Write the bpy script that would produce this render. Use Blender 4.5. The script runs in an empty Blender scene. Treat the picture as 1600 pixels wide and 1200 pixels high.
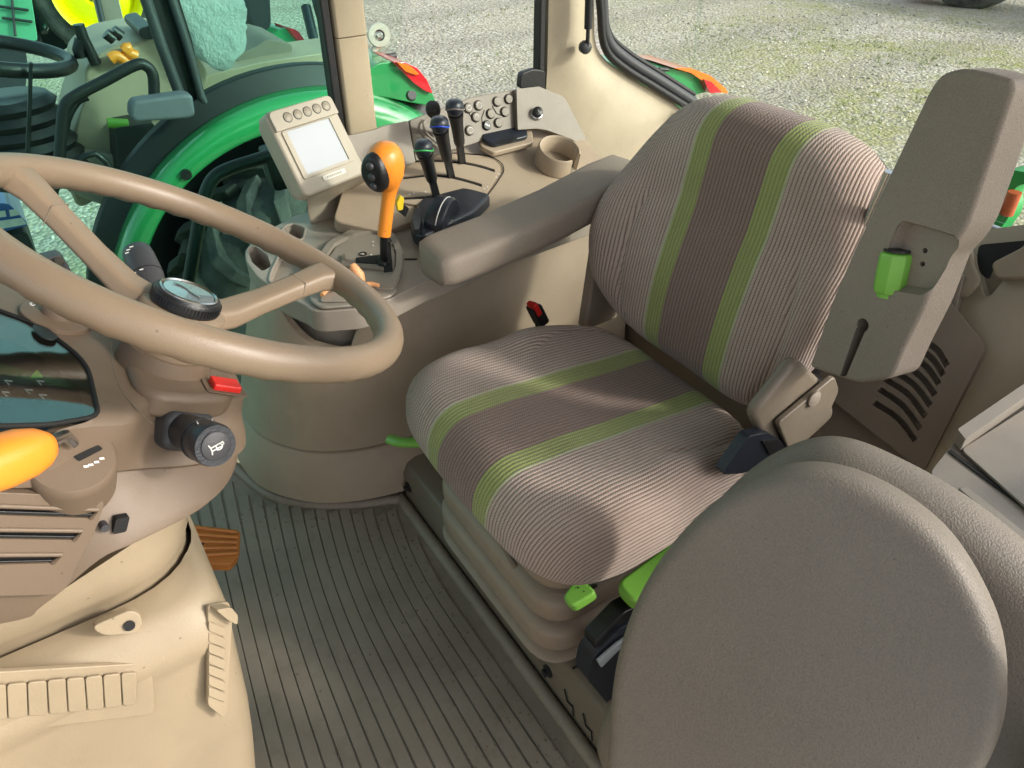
import bpy, bmesh, math, random
from mathutils import Vector, Matrix, noise
random.seed(7)
scene = bpy.context.scene
COL = scene.collection
PI = math.pi
V = Vector

# ------------------------------------------------------------------ camera
cd = bpy.data.cameras.new('camera'); cam = bpy.data.objects.new('camera', cd); COL.objects.link(cam)
cd.sensor_width = 36.0; cd.lens = 36.0*1180.0/1600.0; cd.clip_start = 0.02; cd.clip_end = 800
cam.location = (-0.79, 0.88, 1.34)
_t, _a = math.radians(37.0), math.radians(-33.0)
_f = V((math.cos(_t)*math.cos(_a), math.cos(_t)*math.sin(_a), -math.sin(_t)))
cam.rotation_euler = _f.to_track_quat('-Z', 'Y').to_euler()
scene.camera = cam
# ------------------------------------------------------------------ light
SUN_AZ = V((-0.76, -0.65)); SUN_EL = 27.0
w = bpy.data.worlds.new('World'); scene.world = w; w.use_nodes = True
nt = w.node_tree; nt.nodes.clear()
sky = nt.nodes.new('ShaderNodeTexSky'); sky.sky_type = 'NISHITA'; sky.sun_disc = False
sky.sun_elevation = math.radians(SUN_EL)
sky.sun_rotation = math.atan2(SUN_AZ.x, SUN_AZ.y)
sky.air_density = 1.0; sky.dust_density = 3.0; sky.ozone_density = 1.0
bg = nt.nodes.new('ShaderNodeBackground'); bg.inputs['Strength'].default_value = 0.15
wo = nt.nodes.new('ShaderNodeOutputWorld')
hs_ = nt.nodes.new('ShaderNodeHueSaturation'); hs_.inputs['Saturation'].default_value = 0.42; hs_.inputs['Value'].default_value = 1.05   # thin bright haze whitens the sky
nt.links.new(sky.outputs[0], hs_.inputs['Color']); nt.links.new(hs_.outputs[0], bg.inputs[0]); nt.links.new(bg.outputs[0], wo.inputs[0])
sd = bpy.data.lights.new('sun', 'SUN'); sun = bpy.data.objects.new('sun', sd); COL.objects.link(sun)
sd.energy = 1.2; sd.angle = math.radians(5.0); sd.color = (1.0, 0.93, 0.82)
_e = math.radians(SUN_EL); _h = SUN_AZ.normalized()
sun.rotation_euler = V((_h.x*math.cos(_e), _h.y*math.cos(_e), math.sin(_e))).to_track_quat('Z', 'Y').to_euler()
scene.view_settings.view_transform = 'Standard'; scene.view_settings.look = 'None'
scene.view_settings.exposure = 1.1; scene.view_settings.gamma = 1.0
scene.view_settings.use_curve_mapping = False
scene.render.engine = 'CYCLES'
scene.cycles.max_bounces = 8; scene.cycles.transparent_max_bounces = 16
scene.cycles.caustics_reflective = False; scene.cycles.caustics_refractive = False
scene.cycles.use_denoising = True

# ------------------------------------------------------------------ materials
def new_mat(name):
    m = bpy.data.materials.new(name); m.use_nodes = True
    n = m.node_tree; b = n.nodes['Principled BSDF']
    return m, n, b
def rgb(c): return (c[0], c[1], c[2], 1.0)
def L(n, a, b): n.links.new(a, b)
def math_node(n, op, a=None, b=None, c=None):
    q = n.nodes.new('ShaderNodeMath'); q.operation = op
    for i, v in enumerate((a, b, c)):
        if v is None: continue
        if hasattr(v, 'is_output'): L(n, v, q.inputs[i])
        else: q.inputs[i].default_value = v
    return q.outputs[0]
def mix(n, f, a, b):
    q = n.nodes.new('ShaderNodeMix'); q.data_type = 'RGBA'
    if hasattr(f, 'is_output'): L(n, f, q.inputs[0])
    else: q.inputs[0].default_value = f
    for i, v in ((6, a), (7, b)):
        if hasattr(v, 'is_output'): L(n, v, q.inputs[i])
        else: q.inputs[i].default_value = rgb(v)
    return q.outputs[2]
def noise_tex(n, scale, detail=3, vec=None, rough=0.5):
    q = n.nodes.new('ShaderNodeTexNoise'); q.inputs['Scale'].default_value = scale
    q.inputs['Detail'].default_value = detail; q.inputs['Roughness'].default_value = rough
    if vec is not None: L(n, vec, q.inputs['Vector'])
    return q.outputs['Fac']
def ramp(n, fac, p0, p1):
    q = n.nodes.new('ShaderNodeMapRange'); q.inputs[1].default_value = p0; q.inputs[2].default_value = p1
    q.clamp = True; L(n, fac, q.inputs[0]); return q.outputs[0]
def obj_coord(n):
    return n.nodes.new('ShaderNodeTexCoord').outputs['Object']
def bump(n, b, h, strength, dist):
    q = n.nodes.new('ShaderNodeBump'); q.inputs['Strength'].default_value = strength
    q.inputs['Distance'].default_value = dist; L(n, h, q.inputs['Height']); L(n, q.outputs[0], b.inputs['Normal'])
def plastic(name, col, rough=0.5, grain=0.35, gscale=420.0, var=0.12, dirt=0.25, gdist=0.0012, spec=0.5, speck=0.0):
    m, n, b = new_mat(name)
    oc = obj_coord(n)
    big = noise_tex(n, 5.0, 4, oc); fine = noise_tex(n, 60.0, 3, oc)
    base = mix(n, ramp(n, big, 0.3, 0.7), [c*(1-var) for c in col], [min(1, c*(1+var*0.7)) for c in col])
    d = math_node(n, 'MULTIPLY', ramp(n, noise_tex(n, 14.0, 6, oc, 0.65), 0.52, 0.78), dirt)
    base = mix(n, d, base, [c*0.62 for c in col])
    gr = noise_tex(n, gscale, 2, oc)
    dv = n.nodes.new('ShaderNodeTexVoronoi'); dv.inputs['Scale'].default_value = 42; L(n, oc, dv.inputs['Vector'])
    base = mix(n, math_node(n, 'MULTIPLY', math_node(n, 'LESS_THAN', dv.outputs['Distance'], 0.055), 0.55), base, [c*0.35 for c in col])
    mp_ = n.nodes.new('ShaderNodeMapping'); mp_.inputs['Scale'].default_value = (14, 95, 60); mp_.inputs['Rotation'].default_value = (0.4, 0.3, 0.9); L(n, oc, mp_.inputs['Vector'])
    scr = ramp(n, noise_tex(n, 1.6, 5, mp_.outputs['Vector'], 0.7), 0.66, 0.74)
    base = mix(n, math_node(n, 'MULTIPLY', scr, 0.30), base, [min(1, c*1.45+0.02) for c in col])
    if speck:
        base = mix(n, math_node(n, 'MULTIPLY', ramp(n, gr, 0.35, 0.65), speck), base, [min(1, c*1.5) for c in col])
    L(n, base, b.inputs['Base Color'])
    r = math_node(n, 'ADD', rough-0.06, math_node(n, 'MULTIPLY', fine, 0.14)); L(n, r, b.inputs['Roughness'])
    b.inputs['Specular IOR Level'].default_value = spec
    if grain: bump(n, b, gr, grain, gdist)
    return m
def simple(name, col, rough=0.4, metal=0.0, coat=0.0):
    m, n, b = new_mat(name); b.inputs['Base Color'].default_value = rgb(col)
    b.inputs['Roughness'].default_value = rough; b.inputs['Metallic'].default_value = metal
    b.inputs['Coat Weight'].default_value = coat
    oc = obj_coord(n); f = noise_tex(n, 40, 4, oc)
    L(n, mix(n, ramp(n, f, 0.35, 0.75), [c*0.88 for c in col], col), b.inputs['Base Color'])
    L(n, math_node(n, 'ADD', rough-0.05, math_node(n, 'MULTIPLY', f, 0.1)), b.inputs['Roughness'])
    return m
def pane(name, tint, refl=0.06):
    m, n, b = new_mat(name); n.nodes.remove(b)
    out = n.nodes['Material Output']
    t = n.nodes.new('ShaderNodeBsdfTransparent'); t.inputs[0].default_value = rgb(tint)
    g = n.nodes.new('ShaderNodeBsdfGlossy'); g.inputs['Roughness'].default_value = 0.02
    fr = n.nodes.new('ShaderNodeLayerWeight'); fr.inputs['Blend'].default_value = 0.12
    ms = n.nodes.new('ShaderNodeMixShader')
    k = math_node(n, 'ADD', refl, math_node(n, 'MULTIPLY', fr.outputs['Fresnel'], 0.1))
    L(n, k, ms.inputs[0]); L(n, t.outputs[0], ms.inputs[1]); L(n, g.outputs[0], ms.inputs[2]); L(n, ms.outputs[0], out.inputs[0])
    return m

TAUPE   = plastic('taupe console plastic', (0.385, 0.305, 0.225), 0.50)
TAUPE_D = plastic('grey brown top plastic', (0.31, 0.27, 0.225), 0.46)
SWITCH  = plastic('switch panel plastic', (0.195, 0.168, 0.135), 0.5, dirt=0.12)
CREAM   = plastic('cream plastic', (0.32, 0.255, 0.17), 0.5, gdist=0.0007)
CREAM_T = plastic('cream trim plastic', (0.43, 0.365, 0.265), 0.5)
PILLAR  = plastic('tan pillar trim', (0.40, 0.325, 0.225), 0.5, dirt=0.1)
BROWN   = plastic('warm brown dash plastic', (0.158, 0.114, 0.079), 0.52, dirt=0.15, gdist=0.0005)
WHEELB  = plastic('tan steering wheel foam', (0.235, 0.175, 0.12), 0.36, grain=0.2, gscale=900, dirt=0.2)
ARM     = plastic('grey brown armrest foam', (0.225, 0.187, 0.152), 0.62, grain=0.7, gscale=620, dirt=0.15, speck=0.4)
PAD     = plastic('grey brown vinyl', (0.158, 0.137, 0.113), 0.56, grain=0.7, gscale=480, dirt=0.12, gdist=0.0012, speck=0.42)
BELLOW  = plastic('taupe rubber bellows', (0.33, 0.262, 0.20), 0.52, dirt=0.3)
REARP   = plastic('rear wall plastic', (0.26, 0.215, 0.165), 0.5)
STEEL   = plastic('painted steel sill', (0.185, 0.152, 0.115), 0.42, dirt=0.5)
RUBBER  = plastic('black rubber', (0.008, 0.008, 0.009), 0.5, dirt=0.0)
BLACK   = plastic('black plastic', (0.011, 0.0115, 0.013), 0.38, dirt=0.0)
BLUEBLK = plastic('blue black plastic', (0.016, 0.02, 0.03), 0.34, dirt=0.1)
DKGREY  = plastic('dark grey plastic', (0.045, 0.046, 0.052), 0.45, dirt=0.1)
VOIDM   = simple('dark cavity', (0.008, 0.008, 0.008), 0.8)  # near black; puts the dark of slots and holes into colour, also seams
ORANGE  = plastic('orange plastic', (0.86, 0.28, 0.03), 0.34, grain=0.12, dirt=0.05, var=0.05)
ORANGE_P= plastic('worn peach orange plastic', (0.75, 0.36, 0.16), 0.45, dirt=0.1)
PEDAL   = plastic('ochre pedal rubber', (0.42, 0.155, 0.03), 0.6, dirt=0.6)
GREENL  = plastic('lime green plastic', (0.20, 0.48, 0.07), 0.38, grain=0.15, dirt=0.08)
GREENP  = plastic('green paint', (0.028, 0.27, 0.085), 0.2, grain=0.0, dirt=0.15, var=0.05)
GREENP.node_tree.nodes['Principled BSDF'].inputs['Coat Weight'].default_value = 0.6
YELLOW  = simple('yellow wheel paint', (0.85, 0.72, 0.0), 0.4)
RED     = simple('red plastic', (0.70, 0.02, 0.015), 0.35)
REDLENS = simple('red lens', (0.65, 0.015, 0.03), 0.12, coat=1.0)
ORLENS  = simple('orange lens', (0.90, 0.20, 0.02), 0.12, coat=1.0)
MON     = plastic('pale beige plastic', (0.41, 0.365, 0.29), 0.42, dirt=0.05, grain=0.2)
MONKEY  = plastic('grey beige key', (0.33, 0.29, 0.225), 0.4, dirt=0.0)
WHITE   = simple('white print', (0.75, 0.75, 0.72), 0.5)
SILVER  = simple('silver metal', (0.62, 0.63, 0.64), 0.25, metal=1.0)
WHITEM  = simple('off white painted metal', (0.70, 0.68, 0.62), 0.4)
BOXTOP  = plastic('pale grey lid', (0.27, 0.238, 0.20), 0.42, dirt=0.3)
BLUE    = simple('blue paint', (0.01, 0.10, 0.42), 0.3, coat=0.5)
BLUEL   = simple('blue band plastic', (0.01, 0.06, 0.5), 0.35)
GREENB  = simple('green band plastic', (0.05, 0.42, 0.12), 0.35)
DARKMACH= plastic('dark machinery', (0.028, 0.03, 0.032), 0.55, dirt=0.4)
RUSTOR  = simple('faded orange paint', (0.50, 0.10, 0.03), 0.5)
GLASS_G = pane('green tinted glass', (0.68, 0.93, 0.86), 0.0)
GLASS_C = pane('clear glass', (0.93, 0.96, 0.94), 0.015)
LENS    = pane('instrument lens', (0.75, 0.80, 0.80), 0.16)

def fabric_mat():
    m, n, b = new_mat('striped ribbed fabric')
    at = n.nodes.new('ShaderNodeAttribute'); at.attribute_name = 'su'
    su = at.outputs['Fac']; oc = obj_coord(n)
    a = math_node(n, 'ABSOLUTE', su)
    wob = math_node(n, 'MULTIPLY', math_node(n, 'SUBTRACT', noise_tex(n, 500, 1, oc), 0.5), 0.0012)
    sw = math_node(n, 'ADD', su, wob)
    P = 0.0074
    fr = math_node(n, 'FRACT', math_node(n, 'DIVIDE', math_node(n, 'ADD', sw, 5.0), P))
    tri = math_node(n, 'ABSOLUTE', math_node(n, 'SUBTRACT', fr, 0.5))         # 0 .. 0.5, groove at 0.5
    line = ramp(n, tri, 0.27, 0.44)
    rib = ramp(n, tri, 0.48, 0.10)
    # twill: fine slanted threads along the rib
    sep = n.nodes.new('ShaderNodeSeparateXYZ'); L(n, oc, sep.inputs[0])
    tw = math_node(n, 'FRACT', math_node(n, 'ADD', math_node(n, 'DIVIDE', math_node(n, 'ADD', sep.outputs[1], sep.outputs[2]), 0.0042), math_node(n, 'MULTIPLY', fr, 1.0)))
    twm = ramp(n, math_node(n, 'ABSOLUTE', math_node(n, 'SUBTRACT', tw, 0.5)), 0.2, 0.4)
    big = noise_tex(n, 6.0, 4, oc)
    pale = mix(n, ramp(n, big, 0.3, 0.7), (0.47, 0.365, 0.315), (0.55, 0.445, 0.39))
    pale = mix(n, math_node(n, 'MULTIPLY', twm, 0.35), pale, (0.27, 0.20, 0.165))
    line = math_node(n, 'MULTIPLY', line, math_node(n, 'ADD', 0.62, math_node(n, 'MULTIPLY', noise_tex(n, 22, 3, oc), 0.6)))
    outer = mix(n, line, pale, (0.175, 0.13, 0.112))
    mid_l = mix(n, math_node(n, 'MULTIPLY', twm, 0.5), (0.29, 0.205, 0.175), (0.205, 0.145, 0.122))
    mid = mix(n, line, mid_l, (0.125, 0.088, 0.076))
    gl = mix(n, math_node(n, 'MULTIPLY', twm, 0.35), (0.33, 0.36, 0.14), (0.23, 0.26, 0.09))
    grn = mix(n, math_node(n, 'MULTIPLY', line, 0.7), gl, (0.15, 0.175, 0.06))
    zone_g = ramp(n, a, 0.0585, 0.0595)
    c = mix(n, zone_g, mid, grn)
    c = mix(n, ramp(n, a, 0.0955, 0.0965), c, (0.42, 0.42, 0.27))
    c = mix(n, ramp(n, a, 0.1005, 0.1015), c, outer)
    # stains, slight dust
    st = math_node(n, 'MULTIPLY', ramp(n, noise_tex(n, 9.0, 5, oc, 0.6), 0.5, 0.8), 0.28)
    c = mix(n, st, c, (0.20, 0.14, 0.085))
    L(n, c, b.inputs['Base Color'])
    b.inputs['Roughness'].default_value = 0.9; b.inputs['Specular IOR Level'].default_value = 0.15
    b.inputs['Sheen Weight'].default_value = 0.25; b.inputs['Sheen Roughness'].default_value = 0.4
    h = math_node(n, 'ADD', rib, math_node(n, 'MULTIPLY', twm, -0.25))
    bump(n, b, h, 0.7, 0.0022)
    return m
FABRIC = fabric_mat()

def gravel_mat():
    m, n, b = new_mat('gravel yard')
    oc = obj_coord(n)
    v = n.nodes.new('ShaderNodeTexVoronoi'); v.inputs['Scale'].default_value = 26; L(n, oc, v.inputs['Vector'])
    v2 = n.nodes.new('ShaderNodeTexVoronoi'); v2.inputs['Scale'].default_value = 60; L(n, oc, v2.inputs['Vector'])
    sp = n.nodes.new('ShaderNodeSeparateColor'); L(n, v.outputs['Color'], sp.inputs[0])
    sp2 = n.nodes.new('ShaderNodeSeparateColor'); L(n, v2.outputs['Color'], sp2.inputs[0])
    c = mix(n, sp.outputs[0], (0.35, 0.325, 0.262), (0.66, 0.615, 0.50))
    c = mix(n, math_node(n, 'MULTIPLY', sp2.outputs[0], 0.55), c, (0.42, 0.40, 0.345))
    gap = ramp(n, v.outputs['Distance'], 0.45, 0.75)
    c = mix(n, math_node(n, 'MULTIPLY', gap, 0.7), c, (0.23, 0.215, 0.175))
    white = math_node(n, 'GREATER_THAN', sp.outputs[1], 0.93)
    c = mix(n, math_node(n, 'MULTIPLY', white, 0.8), c, (0.62, 0.61, 0.57))
    sand = ramp(n, noise_tex(n, 0.55, 5, oc, 0.6), 0.48, 0.62)
    c = mix(n, math_node(n, 'MULTIPLY', sand, 0.45), c, (0.46, 0.42, 0.33))
    ms = math_node(n, 'MULTIPLY', ramp(n, noise_tex(n, 0.36, 6, oc, 0.72), 0.45, 0.58), ramp(n, noise_tex(n, 6, 5, oc, 0.75), 0.32, 0.56))
    sepx = n.nodes.new('ShaderNodeSeparateXYZ'); L(n, oc, sepx.inputs[0])
    near = ramp(n, math_node(n, 'ADD', math_node(n, 'MULTIPLY', sepx.outputs[0], 0.6), math_node(n, 'MULTIPLY', sepx.outputs[1], 0.6)), 2.6, -2.0)
    left = ramp(n, sepx.outputs[1], -1.0, 1.0)
    ms = math_node(n, 'MULTIPLY', ms, math_node(n, 'MAXIMUM', near, left))
    c = mix(n, math_node(n, 'MULTIPLY', ms, 0.8), c, (0.27, 0.285, 0.075))
    trk = n.nodes.new('ShaderNodeTexWave'); trk.inputs['Scale'].default_value = 0.16; trk.inputs['Distortion'].default_value = 6.0; trk.inputs['Detail'].default_value = 3; trk.inputs['Detail Scale'].default_value = 0.6; L(n, oc, trk.inputs['Vector'])
    c = mix(n, math_node(n, 'MULTIPLY', ramp(n, trk.outputs['Fac'], 0.55, 0.95), 0.32), c, (0.25, 0.235, 0.20))
    L(n, c, b.inputs['Base Color']); b.inputs['Roughness'].default_value = 0.9
    b.inputs['Specular IOR Level'].default_value = 0.2
    h = math_node(n, 'ADD', math_node(n, 'MULTIPLY', v.outputs['Distance'], -1.0), math_node(n, 'MULTIPLY', noise_tex(n, 8, 4, oc), 0.6))
    bump(n, b, h, 0.8, 0.02)
    return m
GRAVEL = gravel_mat()

def tyre_mat():
    m, n, b = new_mat('dirty tyre rubber')
    oc = obj_coord(n)
    d = ramp(n, noise_tex(n, 5, 4, oc, 0.6), 0.38, 0.74)
    L(n, mix(n, math_node(n, 'MULTIPLY', d, 0.6), (0.032, 0.032, 0.034), (0.20, 0.19, 0.165)), b.inputs['Base Color'])
    b.inputs['Roughness'].default_value = 0.75
    bump(n, b, noise_tex(n, 90, 4, oc), 0.4, 0.004)
    return m
TYRE = tyre_mat()
def mat_rubber():
    m, n, b = new_mat('ribbed floor mat rubber')
    oc = obj_coord(n)
    f = noise_tex(n, 7, 5, oc, 0.65); g = noise_tex(n, 28, 5, oc, 0.7)
    c = mix(n, ramp(n, f, 0.3, 0.7), (0.21, 0.174, 0.137), (0.29, 0.243, 0.194))
    c = mix(n, math_node(n, 'MULTIPLY', ramp(n, g, 0.5, 0.75), 0.5), c, (0.10, 0.078, 0.05))
    L(n, c, b.inputs['Base Color'])
    L(n, math_node(n, 'ADD', 0.46, math_node(n, 'MULTIPLY', f, 0.2)), b.inputs['Roughness'])
    bump(n, b, noise_tex(n, 160, 3, oc), 0.15, 0.001)
    return m
MATR = mat_rubber()
def plastic_bag():
    m, n, b = new_mat('clear plastic wrap')
    b.inputs['Base Color'].default_value = (0.78, 0.88, 0.88, 1); b.inputs['Roughness'].default_value = 0.22
    b.inputs['Alpha'].default_value = 0.68; b.inputs['Specular IOR Level'].default_value = 0.8
    oc = obj_coord(n)
    bump(n, b, noise_tex(n, 22, 6, oc, 0.75), 1.0, 0.05)
    return m
WRAP = plastic_bag()

# ------------------------------------------------------------------ geometry helpers
def tag(o, label=None, cat=None, group=None, kind=None):
    if label: o['label'] = label
    if cat: o['category'] = cat
    if group: o['group'] = group
    if kind: o['kind'] = kind
    return o
def thing(name, label, cat, loc=(0, 0, 0), group=None, kind=None):
    o = bpy.data.objects.new(name, None); COL.objects.link(o)
    o.empty_display_size = 0.05; o.location = loc
    return tag(o, label, cat, group, kind)
def mk(name, verts, faces, m, parent=None, smooth=True, bev=0.0, seg=3, angle=32, keep=None):
    """link one mesh object; verts are world coordinates"""
    off = V((0, 0, 0)); p = parent
    while p is not None: off = off + p.location; p = p.parent
    if parent is None and keep is not None: off = V(keep)
    me = bpy.data.meshes.new(name)
    me.from_pydata([tuple(V(v)-off) for v in verts], [], faces); me.update()
    bm = bmesh.new(); bm.from_mesh(me); bmesh.ops.remove_doubles(bm, verts=bm.verts, dist=1e-6)
    bmesh.ops.recalc_face_normals(bm, faces=bm.faces); bm.to_mesh(me); bm.free()
    o = bpy.data.objects.new(name, me); COL.objects.link(o)
    if keep is not None and parent is None: o.location = keep
    if parent is not None: o.parent = parent
    if m: me.materials.append(m)
    if smooth: me.polygons.foreach_set('use_smooth', [True]*len(me.polygons))
    if bev:
        b = o.modifiers.new('bevel', 'BEVEL'); b.width = bev; b.segments = seg; b.limit_method = 'ANGLE'
        b.angle_limit = math.radians(angle); b.harden_normals = True
    elif smooth:
        sharp_by_angle(me, 50)
    return o
def sharp_by_angle(me, deg):
    bm = bmesh.new(); bm.from_mesh(me); lim = math.radians(deg)
    for e in bm.edges:
        if len(e.link_faces) == 2 and e.calc_face_angle(0) > lim: e.smooth = False
    bm.to_mesh(me); bm.free()
def cut(o, verts, faces):
    """subtract a closed shape (world coordinates) from o and keep the result as o's mesh"""
    c = mk('cutter', verts, faces, None, None, False)
    md = o.modifiers.new('cut', 'BOOLEAN'); md.operation = 'DIFFERENCE'; md.solver = 'EXACT'; md.object = c
    bpy.context.view_layer.update()
    dg = bpy.context.evaluated_depsgraph_get()
    me = bpy.data.meshes.new_from_object(o.evaluated_get(dg)); old = o.data
    o.modifiers.clear(); o.data = me; bpy.data.meshes.remove(old)
    bpy.data.objects.remove(c, do_unlink=True)
    sharp_by_angle(me, 40)
def vf_prism(pts, vec):
    n = len(pts); vec = V(vec)
    vs = [V(p) for p in pts]+[V(p)+vec for p in pts]
    fs = [list(range(n)), list(range(2*n-1, n-1, -1))]+[[i, (i+1) % n, n+(i+1) % n, n+i] for i in range(n)]
    return vs, fs
def prism(name, pts, vec, m, parent=None, bev=0.003, seg=3, **k):
    vs, fs = vf_prism(pts, vec); return mk(name, vs, fs, m, parent, bev=bev, seg=seg, **k)
def rpoly(pts, r, n=5):
    """round the corners of a closed planar polygon"""
    out = []; N = len(pts); rr = r if isinstance(r, (list, tuple)) else [r]*N
    for i in range(N):
        p, a, b = V(pts[i]), V(pts[i-1]), V(pts[(i+1) % N])
        da, db = (a-p), (b-p); q = min(rr[i], da.length*0.45, db.length*0.45)
        if q < 1e-5: out.append(p); continue
        A, B = p+da.normalized()*q, p+db.normalized()*q
        for k in range(n+1):
            t = k/n; out.append(A*(1-t)**2+p*2*t*(1-t)+B*t*t)
    return out
def frame(axis, up=(0, 0, 1)):
    z = V(axis).normalized(); u = V(up)
    if abs(z.dot(u.normalized())) > 0.98: u = V((0, 1, 0))
    x = u.cross(z).normalized(); y = z.cross(x); return x, y, z
def vf_box(c, size, ax=None):
    ax = ax or (V((1, 0, 0)), V((0, 1, 0)), V((0, 0, 1))); c = V(c); h = [s/2 for s in size]
    vs = [c+ax[0]*sx*h[0]+ax[1]*sy*h[1]+ax[2]*sz*h[2] for sx in (-1, 1) for sy in (-1, 1) for sz in (-1, 1)]
    return vs, [[0, 1, 3, 2], [4, 6, 7, 5], [0, 4, 5, 1], [2, 3, 7, 6], [0, 2, 6, 4], [1, 5, 7, 3]]
def box(name, c, size, m, parent=None, ax=None, bev=0.004, **k):
    vs, fs = vf_box(c, size, ax); return mk(name, vs, fs, m, parent, bev=bev, **k)
def spline(pts, n=8, closed=False):
    P = [V(p) for p in pts]; N = len(P); out = []
    rng = range(N) if closed else range(N-1)
    for i in rng:
        p0 = P[(i-1) % N] if closed or i > 0 else P[0]*2-P[1]
        p1, p2 = P[i], P[(i+1) % N]
        p3 = P[(i+2) % N] if closed or i+2 < N else P[-1]*2-P[-2]
        for k in range(n):
            t = k/n
            out.append(0.5*((2*p1)+(p2-p0)*t+(2*p0-5*p1+4*p2-p3)*t*t+(3*p1-p0-3*p2+p3)*t**3))
    if not closed: out.append(P[-1])
    return out
def vf_loft(rings, cap=True, closed_u=True, loop=False):
    n = len(rings[0]); vs = [V(v) for r in rings for v in r]; fs = []
    R = len(rings)
    for i in range(R if loop else R-1):
        for j in range(n if closed_u else n-1):
            a, b = i*n+j, i*n+(j+1) % n; c, d = ((i+1) % R)*n+(j+1) % n, ((i+1) % R)*n+j
            fs.append([a, b, c, d])
    if cap and closed_u and not loop:
        fs.append(list(range(n-1, -1, -1))); fs.append(list(range((R-1)*n, R*n)))
    return vs, fs
def loft(name, rings, m, parent=None, **k):
    kw = {q: k.pop(q) for q in ('cap', 'closed_u', 'loop') if q in k}
    vs, fs = vf_loft(rings, **kw); return mk(name, vs, fs, m, parent, **k)
def vf_tube(path, r, n=14, closed=False, flat=1.0, up=None):
    P = [V(p) for p in path]; N = len(P); rr = r if isinstance(r, (list, tuple)) else [r]*N
    rings = []; prev = None
    for i in range(N):
        a = P[(i-1) % N] if closed or i > 0 else P[i]; b = P[(i+1) % N] if closed or i < N-1 else P[i]
        t = (b-a).normalized()
        if prev is None: x, y, _ = frame(t, up or (0, 0, 1))
        else:
            x = (prev-t*prev.dot(t)).normalized(); y = t.cross(x)
        prev = x
        rings.append([P[i]+(x*math.cos(2*PI*k/n)+y*math.sin(2*PI*k/n)*flat)*rr[i] for k in range(n)])
    return vf_loft(rings, cap=not closed, loop=closed)
def tube(name, path, r, m, parent=None, n=14, closed=False, flat=1.0, **k):
    vs, fs = vf_tube(path, r, n, closed, flat); return mk(name, vs, fs, m, parent, **k)
def vf_lathe(prof, c, axis, n=32, up=(0, 0, 1), sx=1.0):
    x, y, z = frame(axis, up); c = V(c)
    rings = [[c+z*h+(x*math.cos(2*PI*k/n)*sx+y*math.sin(2*PI*k/n))*max(r, 1e-5) for k in range(n)] for r, h in prof]
    return vf_loft(rings, cap=False)
def lathe(name, prof, c, axis, m, parent=None, n=32, up=(0, 0, 1), sx=1.0, **k):
    vs, fs = vf_lathe(prof, c, axis, n, up, sx); return mk(name, vs, fs, m, parent, **k)
def join_vf(parts):
    vs, fs = [], []
    for v, f in parts:
        o = len(vs); vs += list(v); fs += [[i+o for i in q] for q in f]
    return vs, fs
def rrect(c, ux, uy, w, h, r, n=5):
    c, ux, uy = V(c), V(ux), V(uy)
    return rpoly([c-ux*w/2-uy*h/2, c+ux*w/2-uy*h/2, c+ux*w/2+uy*h/2, c-ux*w/2+uy*h/2], r, n)
def sm(t): t = max(0.0, min(1.0, t)); return t*t*(3-2*t)
def lerp_tab(tab, x):
    if x <= tab[0][0]: return tab[0][1]
    for (a, b), (c, d) in zip(tab, tab[1:]):
        if x <= c: return b+(d-b)*(x-a)/(c-a)
    return tab[-1][1]
def pillow(name, outline, cen, top, place, m, parent, drop=0.09, edge=0.76, rings=46, under=0.06, inset=0.08, powr=2.3, su=False, **k):
    """cushion: top surface over a closed (p,q) outline, rolled edge and an underside; place(p,q,h)->world"""
    n = len(outline); vs = []; sv = []; R = []
    cen = V((cen[0], cen[1]))
    O = [V((o[0], o[1])) for o in outline]
    nx = []
    for i in range(n):
        t = O[(i+1) % n]-O[i-1]; q = V((t.y, -t.x)).normalized()
        if q.dot(O[i]-cen) < 0: q = -q
        nx.append(q)
    for i in range(rings+1):
        r = i/rings if i < rings*0.5 else i/rings
        R.append(r)
    for ri, r in enumerate(R):
        r = 1-(1-r)**1.25
        q = max(0.0, (r-edge)/(1-edge)); dz = drop*(1-max(0.0, 1-q**powr)**(1/powr))
        for i in range(n):
            p = cen+(O[i]-cen)*r; h = top(p.x, p.y)-dz
            vs.append(place(p.x, p.y, h)); sv.append(p.x+nx[i].x*dz*0.95)
    for kx, (s, dd) in enumerate(((0.995, 0.3), (0.97, 0.7), (1-inset, 1.0), (0.4, 1.0), (0.02, 1.0))):
        for i in range(n):
            p = cen+(O[i]-cen)*s; h = top(O[i].x, O[i].y)-drop-under*dd
            vs.append(place(p.x, p.y, h)); sv.append(O[i].x+nx[i].x*(drop+under*dd))
    tot = len(R)+5; fs = []
    for i in range(tot-1):
        for j in range(n):
            fs.append([i*n+j, i*n+(j+1) % n, (i+1)*n+(j+1) % n, (i+1)*n+j])
    off = V((0, 0, 0)); p = parent
    while p is not None: off = off+p.location; p = p.parent
    me = bpy.data.meshes.new(name); me.from_pydata([tuple(V(v)-off) for v in vs], [], fs); me.update()
    if su:
        at = me.attributes.new('su', 'FLOAT', 'POINT'); at.data.foreach_set('value', sv)
    me.polygons.foreach_set('use_smooth', [True]*len(me.polygons)); me.materials.append(m)
    bm = bmesh.new(); bm.from_mesh(me); bmesh.ops.recalc_face_normals(bm, faces=bm.faces); bm.to_mesh(me); bm.free()
    o = bpy.data.objects.new(name, me); COL.objects.link(o); o.parent = parent
    return o
def out_spline(pts, n=9): return [(p.x, p.y) for p in spline([(a, b, 0) for a, b in pts], n, True)]

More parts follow.
